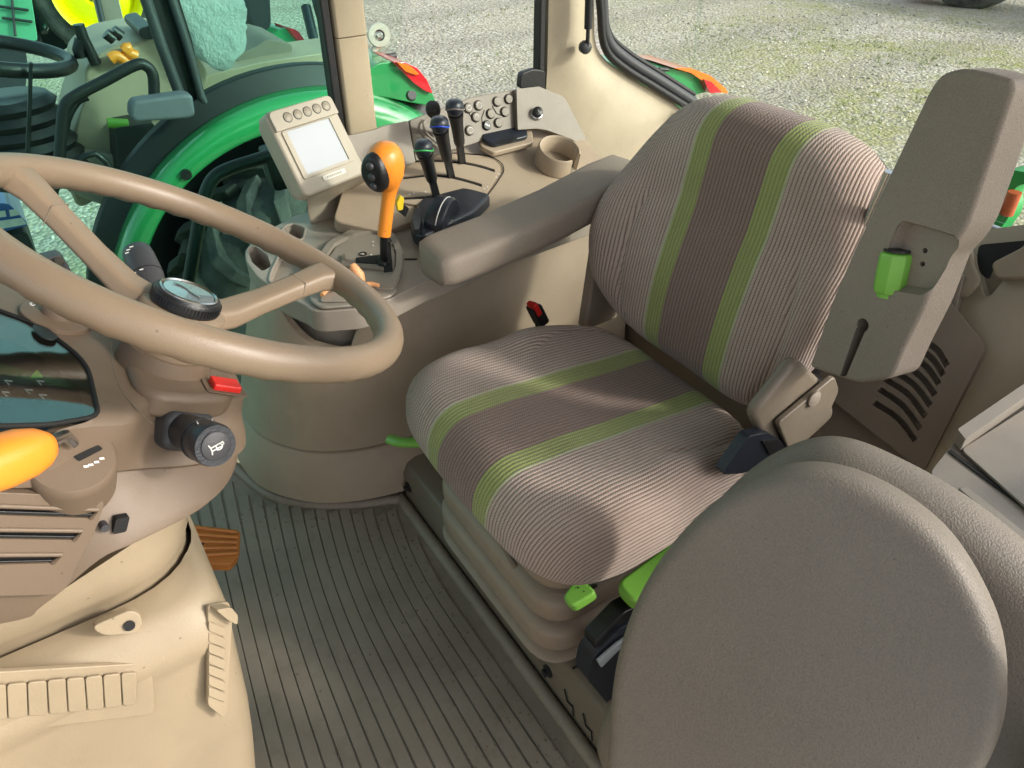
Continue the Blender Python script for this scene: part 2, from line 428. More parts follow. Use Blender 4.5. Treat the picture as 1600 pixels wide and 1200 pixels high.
#PART2
# ================================================================== ground and sky side
gv, gf = [], []
G = 60
for i in range(G+1):
    for j in range(G+1):
        x = -40+i*(160/G); y = -90+j*(160/G)
        z = -1.15+(noise.noise(V((x*0.25, y*0.25, 0.3)))*0.04)
        gv.append((x, y, z))
for i in range(G):
    for j in range(G):
        a = i*(G+1)+j; gf.append([a, a+1, a+G+2, a+G+1])
ground = mk('ground', gv, gf, GRAVEL, None, keep=(0, 0, 0)); tag(ground, 'pale grey gravel yard with patches of green moss around the tractors', None, kind='structure')

# loose stones on the yard, each with its own faces
STONE, n_t, b_t = new_mat('loose stones')
ot_ = obj_coord(n_t); vt_ = n_t.nodes.new('ShaderNodeTexVoronoi'); vt_.inputs['Scale'].default_value = 9; L(n_t, ot_, vt_.inputs['Vector'])
st_ = n_t.nodes.new('ShaderNodeSeparateColor'); L(n_t, vt_.outputs['Color'], st_.inputs[0])
L(n_t, mix(n_t, st_.outputs[0], (0.24, 0.225, 0.18), (0.66, 0.63, 0.54)), b_t.inputs['Base Color']); b_t.inputs['Roughness'].default_value = 0.85
ico = bmesh.new(); bmesh.ops.create_icosphere(ico, subdivisions=1, radius=1.0); ico.verts.ensure_lookup_table()
IV = [v.co.copy() for v in ico.verts]; IF = [[v.index for v in f.verts] for f in ico.faces]; ico.free()
rs_ = random.Random(3); sv_, sf_ = [], []
for k in range(5200):
    x = 2.6+rs_.random()**1.3*9.0; y = 1.8-rs_.random()*13.5
    if x < 5.0 and -1.2 < y < 0.9 and x < 3.0: continue
    s_ = 0.007+0.016*rs_.random()**2.2; zg = -1.15+noise.noise(V((x*0.25, y*0.25, 0.3)))*0.04
    o0 = len(sv_); ax_, ay_, az_ = s_*rs_.uniform(0.7, 1.5), s_*rs_.uniform(0.7, 1.5), s_*rs_.uniform(0.4, 0.8)
    for v in IV:
        j = rs_.uniform(0.8, 1.15); sv_.append((x+v.x*ax_*j, y+v.y*ay_*j, zg+az_*0.35+v.z*az_*j))
    sf_ += [[i+o0 for i in f] for f in IF]
stones = mk('loose_stones', sv_, sf_, STONE, None, smooth=False, keep=(0, 0, 0)); tag(stones, 'loose pale stones scattered over the gravel yard', 'stones', kind='stuff')
# low weeds in the gravel
WEED = plastic('dusty green weed', (0.16, 0.22, 0.05), 0.7, grain=0.0)
wv_, wf_ = [], []
for k in range(2600):
    x = 2.6+rs_.random()*8.0; y = 1.6-rs_.random()*11.0
    if noise.noise(V((x*0.5, y*0.5, 7.0))) < 0.05: continue
    zg = -1.15+noise.noise(V((x*0.25, y*0.25, 0.3)))*0.04
    for q in range(5):
        a = rs_.random()*6.28; h = rs_.uniform(0.012, 0.04); wd = 0.006; ox, oy = rs_.uniform(-.03, .03), rs_.uniform(-.03, .03); o0 = len(wv_)
        wv_ += [(x+ox-wd*math.sin(a), y+oy+wd*math.cos(a), zg), (x+ox+wd*math.sin(a), y+oy-wd*math.cos(a), zg), (x+ox+math.cos(a)*h*0.9, y+oy+math.sin(a)*h*0.9, zg+h)]
        wf_.append([o0, o0+1, o0+2])
weeds = mk('low_weeds', wv_, wf_, WEED, None, smooth=False, keep=(0, 0, 0)); tag(weeds, 'low green weeds growing through the gravel', 'weeds', kind='stuff')

# ================================================================== own cab
cab = thing('tractor_cab', 'tan tractor cab shell with pillars, windows, sills and rear wall around the driver seat', 'tractor cab', (0.0, 0.0, 0.0))
box('floor_plate', (-0.03, 0.62, -0.03), (1.68, 1.9, 0.05), STEEL, cab)
# seat plinth: bent steel with a rounded front edge
prof = [(0.384, -0.005), (0.384, 0.085), (0.372, 0.112), (0.35, 0.122), (-0.52, 0.122), (-0.52, -0.005)]
pl = prism('seat_plinth', [(-0.50, y, z) for y, z in prof], (0.955, 0, 0), STEEL, cab, bev=0.006)
prism('plinth_seam', [(0.26, 0.37, 0.1235), (0.256, 0.37, 0.1235), (0.256, 0.0, 0.1235), (0.26, 0.0, 0.1235)], (0, 0, 0.001), VOIDM, cab, bev=0)
prism('plinth_seam', [(-0.205, 0.37, 0.1235), (-0.201, 0.37, 0.1235), (-0.201, 0.0, 0.1235), (-0.205, 0.0, 0.1235)], (0, 0, 0.001), VOIDM, cab, bev=0)
for bx in (-0.152, 0.425):
    lathe('bolt', [(0.0, 0.0), (0.013, 0.0), (0.013, 0.004), (0.008, 0.006), (0.008, 0.012), (0.0, 0.012)], (bx, 0.384, 0.062), (0, 1, 0), BLACK, cab, n=12)
for k in range(3):
    x0 = -0.235-0.055*k
    tube('panel_joint', [(x0+0.03, 0.3865, 0.075), (x0+0.02, 0.3865, 0.05), (x0+0.004, 0.3865, 0.055), (x0, 0.3865, 0.03)], 0.0016, VOIDM, cab, n=6)

# right B post
post = rpoly([(0.775, 0.216, 0.772), (0.775, 0.286, 0.772), (0.83, 0.286, 0.772), (0.83, 0.216, 0.772)], 0.012, 3)
prism('door_post', post, (0, 0, 0.206), PILLAR, cab, bev=0.0015, seg=1)
prism('door_post', [(p.x, p.y, 0.979) for p in post], (0, 0, 0.85), PILLAR, cab, bev=0.0015, seg=1)
box('window_seal', (0.80, 0.298, 1.3), (0.035, 0.018, 1.06), RUBBER, cab, bev=0.004)
# side glass in front of and behind the post
def glass_sheet(name, pts, vec, m, parent): return prism(name, pts, vec, m, parent, bev=0, smooth=False)
glass_sheet('door_glass', [(0.80, 0.30, 0.05), (0.80, 1.5, 0.05), (0.80, 1.5, 1.82), (0.80, 0.30, 1.82)], (0.005, 0, 0), GLASS_G, cab)
glass_sheet('quarter_glass', [(0.80, 0.214, 0.80), (0.80, -0.222, 0.80), (0.80, -0.222, 1.82), (0.80, 0.214, 1.82)], (0.005, 0, 0), GLASS_C, cab)
box('window_seal', (0.795, -0.2265, 1.32), (0.03, 0.016, 1.04), RUBBER, cab, bev=0.004)
prism('window_latch', rpoly([(0.7900,-0.1571,0.8147),(0.7900,-0.1607,0.8496),(0.7900,-0.1975,0.8547),(0.7900,-0.2316,0.8455),(0.7900,-0.2328,0.8032)], 0.008), (-0.018, 0, 0), BLACK, cab, bev=0.003)
# cream corner post that sweeps down to the rear wall (inside face modelled as a curved sheet with thickness)
def corner_post():
    rings = []
    zs = [0.40, 0.55, 0.62, 0.70, 0.78, 0.86, 0.95, 1.1, 1.3, 1.55, 1.82]
    for z in zs:
        back = lerp_tab([(0.40, -0.78), (0.64, -0.78), (0.665, -0.735), (0.74, -0.60), (0.82, -0.455), (0.86, -0.405), (0.90, -0.385), (1.0, -0.372), (1.82, -0.36)], z)
        front = lerp_tab([(0.40, -0.30), (0.62, -0.30), (0.78, -0.244), (1.82, -0.236)], z)
        bul = 0.028
        ring = []
        N = 12
        for k in range(N+1):
            t = k/N; y = front+(back-front)*t
            x = 0.782-bul*math.sin(min(1, t*1.15)*PI)*0.8
            ring.append((x, y, z))
        ring += [(0.84, back, z), (0.84, front, z)]
        rings.append(ring)
    # refine along z with a spline
    n = len(rings[0]); cols = [spline([V(r[i]) for r in rings], 4) for i in range(n)]
    rr = [[cols[i][k] for i in range(n)] for k in range(len(cols[0]))]
    return loft('corner_post', rr, CREAM_T, cab)
corner_post()
# black rear quarter frame and its grey inner edge
fr_pts = spline([(0.772, -0.372, 1.82), (0.772, -0.380, 1.1), (0.772, -0.392, 0.95), (0.772, -0.414, 0.872), (0.772, -0.48, 0.818), (0.772, -0.60, 0.75), (0.772, -0.745, 0.668)], 6)
tube('window_frame', fr_pts, 0.010, RUBBER, cab, n=10)
tube('window_frame', [(p.x+0.012, p.y-0.014, p.z+0.017) for p in fr_pts], 0.014, DKGREY, cab, n=10)
tube('window_frame', [(p.x+0.022, p.y-0.026, p.z+0.032) for p in fr_pts], 0.007, RUBBER, cab, n=8)
glass_sheet('rear_quarter_glass', [(0.80, -0.42, 0.91), (0.80, -0.40, 1.82), (0.80, -0.76, 1.82), (0.80, -0.76, 0.70)], (0.005, 0, 0), GLASS_C, cab)
# gas strut on the corner post
s0, s1 = [(0.7200,-0.3146,0.9012),(0.7200,-0.3060,1.1758)]
strut = tube('gas_strut', [s0+V((0, 0, 0.03)) if False else tuple(V(s0)*0.86+V(s1)*0.14), s1], 0.0095, RUBBER, cab, n=12)
tube('strut_rod', [s0, tuple(V(s0)*0.84+V(s1)*0.16)], 0.005, BLACK, strut, n=10)
lathe('ball_joint', [(0, -0.012), (0.010, -0.012), (0.015, -0.004), (0.015, 0.008), (0.009, 0.014), (0, 0.014)], V(s0)+V((0.01, 0, -0.004)), (-1, 0.3, 0), DKGREY, strut, n=16)

# rear wall below the rear window
PN = V((0, 0.85, 0.527)); PP = V((-0.2, -0.40, 0.48))
prism('rear_wall', [(0.79, -0.30, 0.0), (-0.62, -0.30, 0.0), (-0.62, -0.30, 0.30), (0.79, -0.30, 0.30)], (0, -0.03, 0), REARP, cab, bev=0.004)
lower = prism('rear_wall', [(0.56, -0.30, 0.302), (-0.36, -0.30, 0.302), (-0.20, -0.515, 0.65), (0.56, -0.515, 0.65)], tuple(-PN*0.02), REARP, cab, bev=0.003)
prism('rear_shelf', [(0.56, -0.517, 0.64), (-0.15, -0.517, 0.64), (-0.15, -0.72, 0.66), (0.56, -0.72, 0.66)], (0, 0, -0.03), REARP, cab, bev=0.006)
ventp = rpoly([(0.1062,-0.3053,0.3595),(-0.0643,-0.4948,0.6650),(-0.2010,-0.4678,0.6215),(-0.3127,-0.4423,0.5803),(-0.3517,-0.3116,0.3696),(-0.1252,-0.3241,0.3897)], [0.01, 0.01, 0.02, 0.02, 0.01, 0.02])
vent = prism('vent_panel', ventp, tuple(-PN*0.014), REARP, cab, bev=0)
for (a, b_) in zip([(-0.2051,-0.3443,0.4224),(-0.1986,-0.3586,0.4454),(-0.1966,-0.3703,0.4643),(-0.1961,-0.3809,0.4813),(-0.1972,-0.3911,0.4978),(-0.2004,-0.4018,0.5151),(-0.2039,-0.4110,0.5300),(-0.2067,-0.4207,0.5456)],
                   [(-0.3074,-0.3335,0.4049),(-0.3029,-0.3456,0.4244),(-0.2978,-0.3581,0.4446),(-0.2940,-0.3696,0.4631),(-0.2894,-0.3806,0.4810),(-0.2838,-0.3914,0.4983),(-0.2811,-0.4008,0.5135),(-0.2775,-0.4099,0.5281)]):
    a, b_ = V(a), V(b_); d = (b_-a).normalized(); s = PN.cross(d).normalized()
    if s.z < 0: s = -s
    mid = (a+b_)/2+s*0.008
    pth = spline([a, mid, b_], 6)
    slot = [p+s*0.0058 for p in pth]+[p-s*0.0058 for p in reversed(pth)]
    vs, fs = vf_prism([p+PN*0.02 for p in slot], -PN*0.05); cut(vent, vs, fs)
prism('vent_shade_backing', [V(p)-PN*0.0345 for p in [(-0.1752,-0.3378,0.4119),(-0.1946,-0.4240,0.5509),(-0.2946,-0.4164,0.5387),(-0.3309,-0.3252,0.3915)]], tuple(-PN*0.002), VOIDM, cab, bev=0)  # near-black sheet paints the shade behind the slots
# left rear corner: cream moulding, near-black patch painted as the pocket's shade, sill
LN = V((0.30, 0.80, 0.52)).normalized()
prism('corner_moulding', rpoly([(0.1457,-0.6144,0.5451),(-0.1556,-0.5848,0.6733),(-0.2532,-0.5144,0.6214),(-0.2635,-0.5642,0.7039),(-0.3298,-0.6052,0.8052),(-0.5637,-0.4119,0.6428),(-0.3445,-0.2949,0.3363),(-0.3206,-0.3403,0.3923)], 0.02), tuple(-LN*0.03), CREAM_T, cab, bev=0.006)
prism('corner_backing', [(-0.0367,-0.6414,0.6257),(-0.3539,-0.6396,0.8059),(-0.4720,-0.5087,0.6726),(-0.1657,-0.5135,0.5033)], tuple(-LN*0.01), CREAM_T, cab, bev=0)
prism('pocket_shade', rpoly([(-0.1775,-0.5791,0.6854),(-0.2539,-0.5774,0.7268),(-0.2530,-0.5705,0.7156),(-0.2269,-0.5554,0.6774),(-0.2373,-0.5343,0.6509),(-0.2147,-0.5431,0.6513),(-0.1914,-0.5617,0.6666)], 0.01), tuple(LN*0.002), VOIDM, cab, bev=0)
prism('corner_ledge', rpoly([(-0.1272,-0.5752,0.6584),(-0.1789,-0.5708,0.6815),(-0.2060,-0.5451,0.6576),(-0.2378,-0.5269,0.6480),(-0.2269,-0.5068,0.6107),(-0.1911,-0.5129,0.5995),(-0.1556,-0.5332,0.6102)], 0.02), tuple(LN*0.016), CREAM, cab, bev=0.008, seg=4)
prism('corner_ledge', rpoly([(-0.2275,-0.5480,0.6744),(-0.2597,-0.5626,0.7155),(-0.3145,-0.5978,0.8013),(-0.3778,-0.5463,0.7586),(-0.2953,-0.5251,0.6783),(-0.2552,-0.5274,0.6587)], 0.012), tuple(LN*0.012), CREAM, cab, bev=0.006, seg=4)
tube('rear_window_sill', [(-0.85, -0.70, 0.668), (0.76, -0.70, 0.668)], 0.013, SILVER, cab, n=12)
glass_sheet('rear_window', [(-0.80, -0.735, 0.675), (0.775, -0.735, 0.675), (0.775, -0.66, 1.82), (-0.80, -0.66, 1.82)], (0, -0.005, 0), GLASS_C, cab)
# roof and the posts on the door side (outside the frame, they shade the cab)
box('unseen_front_wall', (0.0, 1.58, 0.48), (1.66, 0.05, 1.05), CREAM_T, cab, bev=0.01)  # front wall, header and hood: unseen, added to cut light from ahead
box('unseen_front_header', (0.0, 1.56, 1.74), (1.66, 0.10, 0.24), CREAM_T, cab, bev=0.02)
box('unseen_engine_hood', (0.0, 2.6, 0.45), (0.85, 1.9, 1.0), GREENP, cab, bev=0.12, seg=6)
box('roof', (0.0, 0.42, 1.87), (1.66, 2.35, 0.09), CREAM_T, cab, bev=0.03)
box('corner_post', (-0.80, -0.315, 1.34), (0.06, 0.15, 0.98), CREAM_T, cab, bev=0.012)
box('door_post', (-0.80, 0.25, 1.16), (0.05, 0.07, 1.34), PILLAR, cab, bev=0.01)
prism('fender_wall', [(-0.80, 0.20, -0.02), (-0.80, 0.20, 0.50), (-0.80, -0.30, 0.80), (-0.80, -0.74, 0.66), (-0.80, -0.74, -0.02)], (-0.02, 0, 0), REARP, cab, bev=0.004)
# own right fender outside the rear quarter glass with its lamp
def own_fender():
    rings = []
    c = V((1.10, -0.62, -0.35)); R = 0.80
    for k in range(30):
        t = math.radians(35+k*3.2)
        ring = []
        for j in range(9):
            x = 0.86+j*0.075; r = R-0.06*((j-4)/4.0)**4-(0.05 if j in (0, 8) else 0)
            ring.append((x, c.y-math.cos(t)*r if False else c.y+math.cos(t)*r, c.z+math.sin(t)*r))
        rings.append(ring)
    rings2 = [[(V(p)-V((0, 0, 0.02))) for p in r] for r in rings]
    v1, f1 = vf_loft([r+list(reversed(s)) for r, s in zip(rings, rings2)])
    return mk('fender', v1, f1, GREENP, cab)
fen = own_fender()

# ================================================================== floor mat with raised ribs
mat_o = thing('floor_mat', 'ribbed grey brown rubber mat covering the cab floor', 'floor mat', (0.1, 0.8, 0.0))
matp = rpoly([(-0.85, 0.385, 0), (0.44, 0.385, 0), (0.50, 0.47, 0), (0.56, 0.56, 0), (0.64, 0.63, 0), (0.79, 0.68, 0), (0.79, 1.5, 0), (-0.85, 1.5, 0)], 0.02, 3)
prism('mat_sheet', matp, (0, 0, 0.008), MATR, mat_o, bev=0)
def in_mat(x, y):
    lim = lerp_tab([(-0.85, 0.415), (0.43, 0.415), (0.50, 0.515), (0.56, 0.60), (0.64, 0.665), (0.70, 0.70), (0.79, 0.73)], x)
    return y > lim
gro = 0.0272
for k in range(46):
    # each rib runs along x and bows; neighbours are 4 cm apart
    y0 = 0.40+k*gro
    run = []
    for i in range(48):
        x = -0.84+i*0.0342
        ww = max(0, min(1.2, (y0-0.45)/0.4)); y = y0-(1-ww)*0.42*max(0, x-0.1)**2-ww*(0.10*x+0.04*x*abs(x))
        if x < 0.775 and y < 1.47 and in_mat(x, y-gro/2): run.append((x, y))
    if len(run) < 4: continue
    a = [(x, y-gro*0.465, 0.0085) for x, y in run]; b_ = [(x, y+gro*0.465, 0.0085) for x, y in run]
    at = [(x, y-gro*0.435, 0.0130) for x, y in run]; bt = [(x, y+gro*0.435, 0.0130) for x, y in run]
    mk('rib', *vf_loft([list(q) for q in zip(a, at, bt, b_)], cap=True), MATR, mat_o)
# grit lying on the mat
gr_v, gr_f = [], []
for k in range(300):
    x = rs_.uniform(-0.45, 0.62)
    y = lerp_tab([(-0.85, 0.43), (0.43, 0.43), (0.50, 0.53), (0.56, 0.62), (0.70, 0.72)], x)+abs(rs_.gauss(0, 0.07 if k < 260 else 0.35))
    s_ = rs_.uniform(0.0008, 0.0024); o0 = len(gr_v)
    for v in IV: gr_v.append((x+v.x*s_*rs_.uniform(.7, 1.3), y+v.y*s_*rs_.uniform(.7, 1.3), 0.0142+v.z*s_*0.6))
    gr_f += [[i+o0 for i in f] for f in IF]
tag(mk('grit', gr_v, gr_f, plastic('brown grit', (0.16, 0.13, 0.09), 0.8, grain=0.0), mat_o, smooth=False), kind='stuff')
# raised, dirty border along plinth and console
bord = spline([(-0.85, 0.40, 0.012), (0.40, 0.40, 0.012), (0.445, 0.405, 0.012), (0.485, 0.49, 0.012), (0.545, 0.585, 0.012), (0.63, 0.66, 0.012), (0.78, 0.705, 0.012)], 6)
tube('mat_border', bord, 0.014, MATR, mat_o, n=10)
#PART3
# ================================================================== operator seat
seat = thing('operator_seat', 'driver seat in beige ribbed fabric with two green stripes, left armrest folded up', 'seat', (0.0, 0.2, 0.122))
# cushion
c_out = out_spline([(0, -0.035), (-0.12, -0.035), (-0.19, -0.015), (-0.236, 0.05), (-0.262, 0.14), (-0.276, 0.26), (-0.278, 0.36), (-0.255, 0.432), (-0.19, 0.468), (-0.10, 0.478), (0, 0.480),
                    (0.10, 0.478), (0.19, 0.468), (0.255, 0.432), (0.278, 0.36), (0.276, 0.26), (0.266, 0.14), (0.245, 0.05), (0.20, -0.015), (0.12, -0.035)])
def c_seam(x, y): # distance to the curved bolster seam
    xs = 0.158+0.045*math.sin(PI*max(0, min(1, (y+0.02)/0.24)))
    end = 1-sm((y-0.17)/0.06)
    return abs(x)-xs, end
def c_top(x, y):
    z = lerp_tab([(-0.04, 0.505), (0.0, 0.512), (0.08, 0.524), (0.2, 0.541), (0.32, 0.549), (0.42, 0.549), (0.50, 0.546)], y)
    z -= 0.016*(1-min(1, abs(x)/0.2)**2)*sm(1-abs(y-0.18)/0.28)
    d, e = c_seam(x, y)
    z += 0.026*sm((d+0.02)/0.10)*(1-sm((y-0.08)/0.20)) - 0.006*math.exp(-(d/0.0055)**2)*e
    z += 0.0025*noise.noise(V((x*9, y*9, 1.0)))
    return z
pillow('seat_cushion', c_out, (0, 0.22), c_top, lambda p, q, h: (p, q, h), FABRIC, seat, drop=0.088, edge=0.72, under=0.022, su=True)
# backrest
T = V((0, -0.165, 0.986)); NB = V((0, 0.986, 0.165)); B0 = V((0, 0.004, 0.512))
b_out = out_spline([(0, -0.012), (0.15, -0.012), (0.235, 0.015), (0.288, 0.085), (0.312, 0.16), (0.310, 0.23), (0.288, 0.30), (0.248, 0.375), (0.19, 0.437), (0.12, 0.466), (0, 0.472),
                    (-0.12, 0.466), (-0.19, 0.435), (-0.236, 0.375), (-0.256, 0.30), (-0.254, 0.23), (-0.236, 0.16), (-0.206, 0.085), (-0.172, 0.015), (-0.12, -0.012)])
def b_top(x, t):
    h = 0.012*math.sin(PI*min(1, max(0, t/0.30)))
    xs = 0.150+0.04*math.sin(PI*max(0, min(1, t/0.34)))
    d = abs(x)-xs
    h += 0.030*sm((d+0.02)/0.10)*sm(t/0.10)*(1-sm((t-0.16)/0.22)) - 0.006*math.exp(-(d/0.0055)**2)*(1-sm((t-0.26)/0.05))
    h -= 0.012*(abs(x)/0.27)**2*sm((t-0.25)/0.15)
    h += 0.002*noise.noise(V((x*8, t*8, 4.0)))
    return h
pillow('backrest', b_out, (0, 0.23), b_top, lambda p, q, h: B0+V((p, 0, 0))+T*q+NB*h, FABRIC, seat, drop=0.085, edge=0.70, under=0.035, su=True)
# backrest shell behind the upholstery
bs = [(x*1.0, t) for x, t in b_out]
r1 = [B0+V((x*0.97, 0, 0))+T*t*0.985-NB*0.105 for x, t in bs]
r2 = [B0+V((x*0.95, 0, 0))+T*t*0.97-NB*0.135 for x, t in bs]
r3 = [B0+V((x*0.75, 0, 0))+T*(0.23+(t-0.23)*0.75)-NB*0.15 for x, t in bs]
loft('back_shell', [r1, r2, r3], BLACK, seat)
# seat pan under the cushion, recliner, brackets
prism('seat_pan', rpoly([(-0.20, 0.40, 0.395), (0.20, 0.40, 0.395), (0.20, 0.0, 0.385), (-0.20, 0.0, 0.385)], 0.04), (0, 0, 0.045), BLACK, seat, bev=0.01)
prism('seat_frame_bar', [(0.02, 0.432, 0.40), (-0.13, 0.425, 0.40), (-0.13, 0.405, 0.372), (0.02, 0.412, 0.372)], (0, 0, 0.03), BLACK, seat, bev=0.004)
hinge = prism('recliner_cover', rpoly([(-0.2620,0.1147,0.6332),(-0.2620,0.0393,0.7079),(-0.2620,-0.0765,0.6009),(-0.2620,-0.1136,0.5310),(-0.2620,-0.0234,0.4857),(-0.2620,0.0804,0.5797)], 0.02), (0.022, 0, 0), STEEL, seat, bev=0.010, seg=4)  # dark steel tone on the cover stands in for shade from pad and box
prism('recliner_cover', rpoly([(-0.2750,0.0658,0.6053),(-0.2750,-0.0492,0.6480),(-0.2750,-0.0752,0.6098),(-0.2750,-0.0645,0.5484),(-0.2750,0.0062,0.5104)], 0.01), (0.010, 0, 0), STEEL, hinge, bev=0.003)
lathe('pivot_cap', [(0, 0), (0.013, 0), (0.0135, 0.003), (0.011, 0.0045), (0, 0.0045)], [(-0.2760,-0.0066,0.6230)][0], (-1, 0, 0.1), ARM, hinge, n=24)
tube('hinge_tube', [(-0.21, -0.03, 0.60), (-0.24, -0.07, 0.60)], 0.018, BLACK, seat, n=14)
tube('chrome_edge', [(-0.2129,-0.1000,0.8129),(-0.2224,-0.1000,0.8782),(-0.2314,-0.1000,0.9495)], 0.007, SILVER, seat, n=8)
# right armrest
ra = []
for y, x, z, w_, h_ in ((0.345, 0.309, 0.688, 0.070, 0.046), (0.338, 0.310, 0.688, 0.096, 0.070), (0.315, 0.311, 0.688, 0.106, 0.080), (0.20, 0.320, 0.692, 0.108, 0.082), (0.05, 0.336, 0.704, 0.110, 0.084), (-0.08, 0.352, 0.722, 0.112, 0.086), (-0.15, 0.360, 0.728, 0.110, 0.082), (-0.19, 0.362, 0.722, 0.09, 0.06)):
    ra.append(rpoly([(x-w_/2, y, z-h_/2+0.012), (x+w_/2, y, z-h_/2), (x+w_/2, y, z+h_/2), (x-w_/2, y, z+h_/2-0.006)], [0.03, 0.02, 0.016, 0.018], 5))
loft('armrest', ra, ARM, seat)
prism('armrest_bracket', [(0.285, -0.10, 0.68), (0.285, -0.03, 0.67), (0.275, 0.0, 0.45), (0.275, -0.09, 0.45)], (0.03, 0, 0), BELLOW, seat, bev=0.006)
# left armrest, folded up beside the backrest
AN = V((0.10, 0.97, 0.10)).normalized()
la_out = [(-0.2731,0.0283,0.6942),(-0.2737,0.0254,0.7230),(-0.2727,0.0162,0.8109),(-0.2786,0.0086,0.8907),(-0.2991,-0.0098,1.0894),(-0.3050,-0.0109,1.1060),(-0.3258,-0.0099,1.1175),(-0.3555,-0.0071,1.1203),(-0.3854,-0.0040,1.1196),(-0.3924,-0.0024,1.1111),(-0.4064,0.0138,0.9678),(-0.4018,0.0160,0.9425),(-0.3938,0.0172,0.9228),(-0.3983,0.0242,0.8589),(-0.3956,0.0302,0.7980),(-0.3960,0.0349,0.7526),(-0.3556,0.0343,0.7184)]
lap = rpoly(la_out, 0.012, 3)
la = prism('armrest', lap, tuple(-AN*0.058), ARM, seat, bev=0.013, seg=5, angle=50)
rec = rpoly([(-0.3244,0.0088,0.9342),(-0.3299,0.0085,0.9431),(-0.3988,0.0146,0.9523),(-0.4046,0.0161,0.9437),(-0.3973,0.0217,0.8827),(-0.3894,0.0221,0.8701),(-0.3222,0.0174,0.8490),(-0.3227,0.0152,0.8712)], 0.008, 3)
vs, fs = vf_loft([[V(p)+AN*0.02+(V(p)-V(rec[0]))*0.0 for p in rec], [V(p)-AN*0.004 for p in rec], [V(p)-AN*0.016+(sum(rec, V((0,0,0)))/len(rec)-V(p))*0.14 for p in rec]])
cut(la, vs, fs)
sl = [(-0.3230,0.0237,0.7884),(-0.3263,0.0319,0.7123),(-0.3354,0.0322,0.7181),(-0.3370,0.0244,0.7962)]
vs, fs = vf_prism([V(p)+AN*0.02 for p in sl], -AN*0.045); cut(la, vs, fs)
kc = V([(-0.3304,0.0237,0.7964)][0]); vs, fs = vf_lathe([(0, -0.03), (0.0092, -0.03), (0.0092, 0.02), (0, 0.02)], kc, AN, 20); cut(la, vs, fs)
for q in [(-0.3614,0.0146,0.9149),(-0.3651,0.0167,0.8988)]:
    vs, fs = vf_lathe([(0, -0.03), (0.0034, -0.03), (0.0034, 0.02), (0, 0.02)], V(q), AN, 10); cut(la, vs, fs)
# green height wheel in the pocket: a faceted roller lying along the armrest
g0, g1 = [(-0.3309,0.0010,0.8998),(-0.3413,0.0075,0.8476)]
g0, g1 = V(g0), V(g1); gd = (g1-g0).normalized()
x_, y_, z_ = frame(gd, AN)
rings = []
Lg = (g1-g0).length
for r, s in ((0.012, 0.0), (0.0195, 0.002), (0.021, 0.008), (0.021, Lg-0.006), (0.0195, Lg)):
    rings.append([g0+gd*s+(x_*math.cos(PI/8+2*PI*k/8)+y_*math.sin(PI/8+2*PI*k/8))*r for k in range(8)])
kn = loft('height_knob', rings, GREENL, la, bev=0.0015, seg=2)
lathe('knob_end', [(0, 0), (0.015, 0), (0.015, 0.006), (0, 0.006)], g1, gd, GREENL, kn, n=16)
lathe('knob_end', [(0, 0), (0.0165, 0), (0.0165, 0.003), (0, 0.003)], g0-gd*0.003, gd, BLACK, kn, n=16)
# bellows
bel = []
zz = 0.128
def bring(cy, wx, wy, z, r): return rpoly([(-wx, cy-wy, z), (wx, cy-wy, z), (wx, cy+wy, z), (-wx, cy+wy, z)], r, 7)
prof = [(0.130, 1.0), (0.136, 1.0), (0.148, 0.90), (0.158, 0.985), (0.190, 1.0), (0.212, 0.985), (0.224, 0.86), (0.234, 0.965), (0.262, 0.985), (0.286, 0.965), (0.298, 0.83), (0.308, 0.935), (0.334, 0.95), (0.358, 0.93), (0.372, 0.84), (0.40, 0.86)]
for z, s in spline([(a, b, 0) for a, b in prof], 3) and [(p.x, p.y) for p in spline([(a, b, 0) for a, b in prof], 3)]:
    bel.append([V(q)+V((0.02, 0, 0)) for q in bring(0.205, 0.262*s-0.05, 0.225*s-0.012, z, 0.075)])
loft('bellows', bel, BELLOW, seat)
# green release levers under the cushion
def paddle(name, a, b_, w0, w1, th, m, parent):
    a, b_ = V(a), V(b_); d = (b_-a).normalized(); up = V((0, 0, 1)); s = d.cross(up).normalized(); up = s.cross(d)
    L_ = (b_-a).length
    pts = rpoly([a-s*w0/2, b_-s*w1/2, b_+s*w1/2, a+s*w0/2], min(w0, w1)*0.4, 5)
    return prism(name, [p+up*th/2 for p in pts], tuple(-up*th), m, parent, bev=th*0.3, seg=4)
WL0, WL1 = V([(-0.2172,0.3631,0.3650)][0]), V([(-0.2202,0.4046,0.3500)][0])
lv = paddle('weight_lever', WL0, WL1, 0.044, 0.024, 0.024, GREENL, seat)
for i, j in ((0.2, 0.2), (0.42, -0.2), (0.42, 0.15), (0.12, -0.25)):
    p = WL0.lerp(WL1, i)+V((j*0.03, 0.01*j, 0.0128))
    lathe('lever_mark', [(0, 0), (0.0016, 0), (0.0016, 0.0006), (0, 0.0006)], p, (0.05, 0, 1), VOIDM, lv, n=8)
tube('lever_shaft', [tuple(WL0), (-0.12, 0.30, 0.40)], 0.014, BLACK, seat, n=10)
tube('lever_shaft', [(-0.02, 0.43, 0.385), (-0.115, 0.435, 0.355)], 0.0055, STEEL, seat, n=8)
paddle('tilt_lever', (-0.27, 0.16, 0.392), (-0.270, 0.335, 0.372), 0.07, 0.05, 0.028, GREENL, seat)
paddle('slide_lever', (-0.315, 0.06, 0.42), (-0.320, 0.205, 0.41), 0.05, 0.04, 0.022, GREENL, seat)
tube('front_lever', spline([(0.20, 0.36, 0.36), (0.265, 0.445, 0.35), (0.305, 0.462, 0.338)], 5), 0.012, GREENL, seat, n=12, flat=0.7)

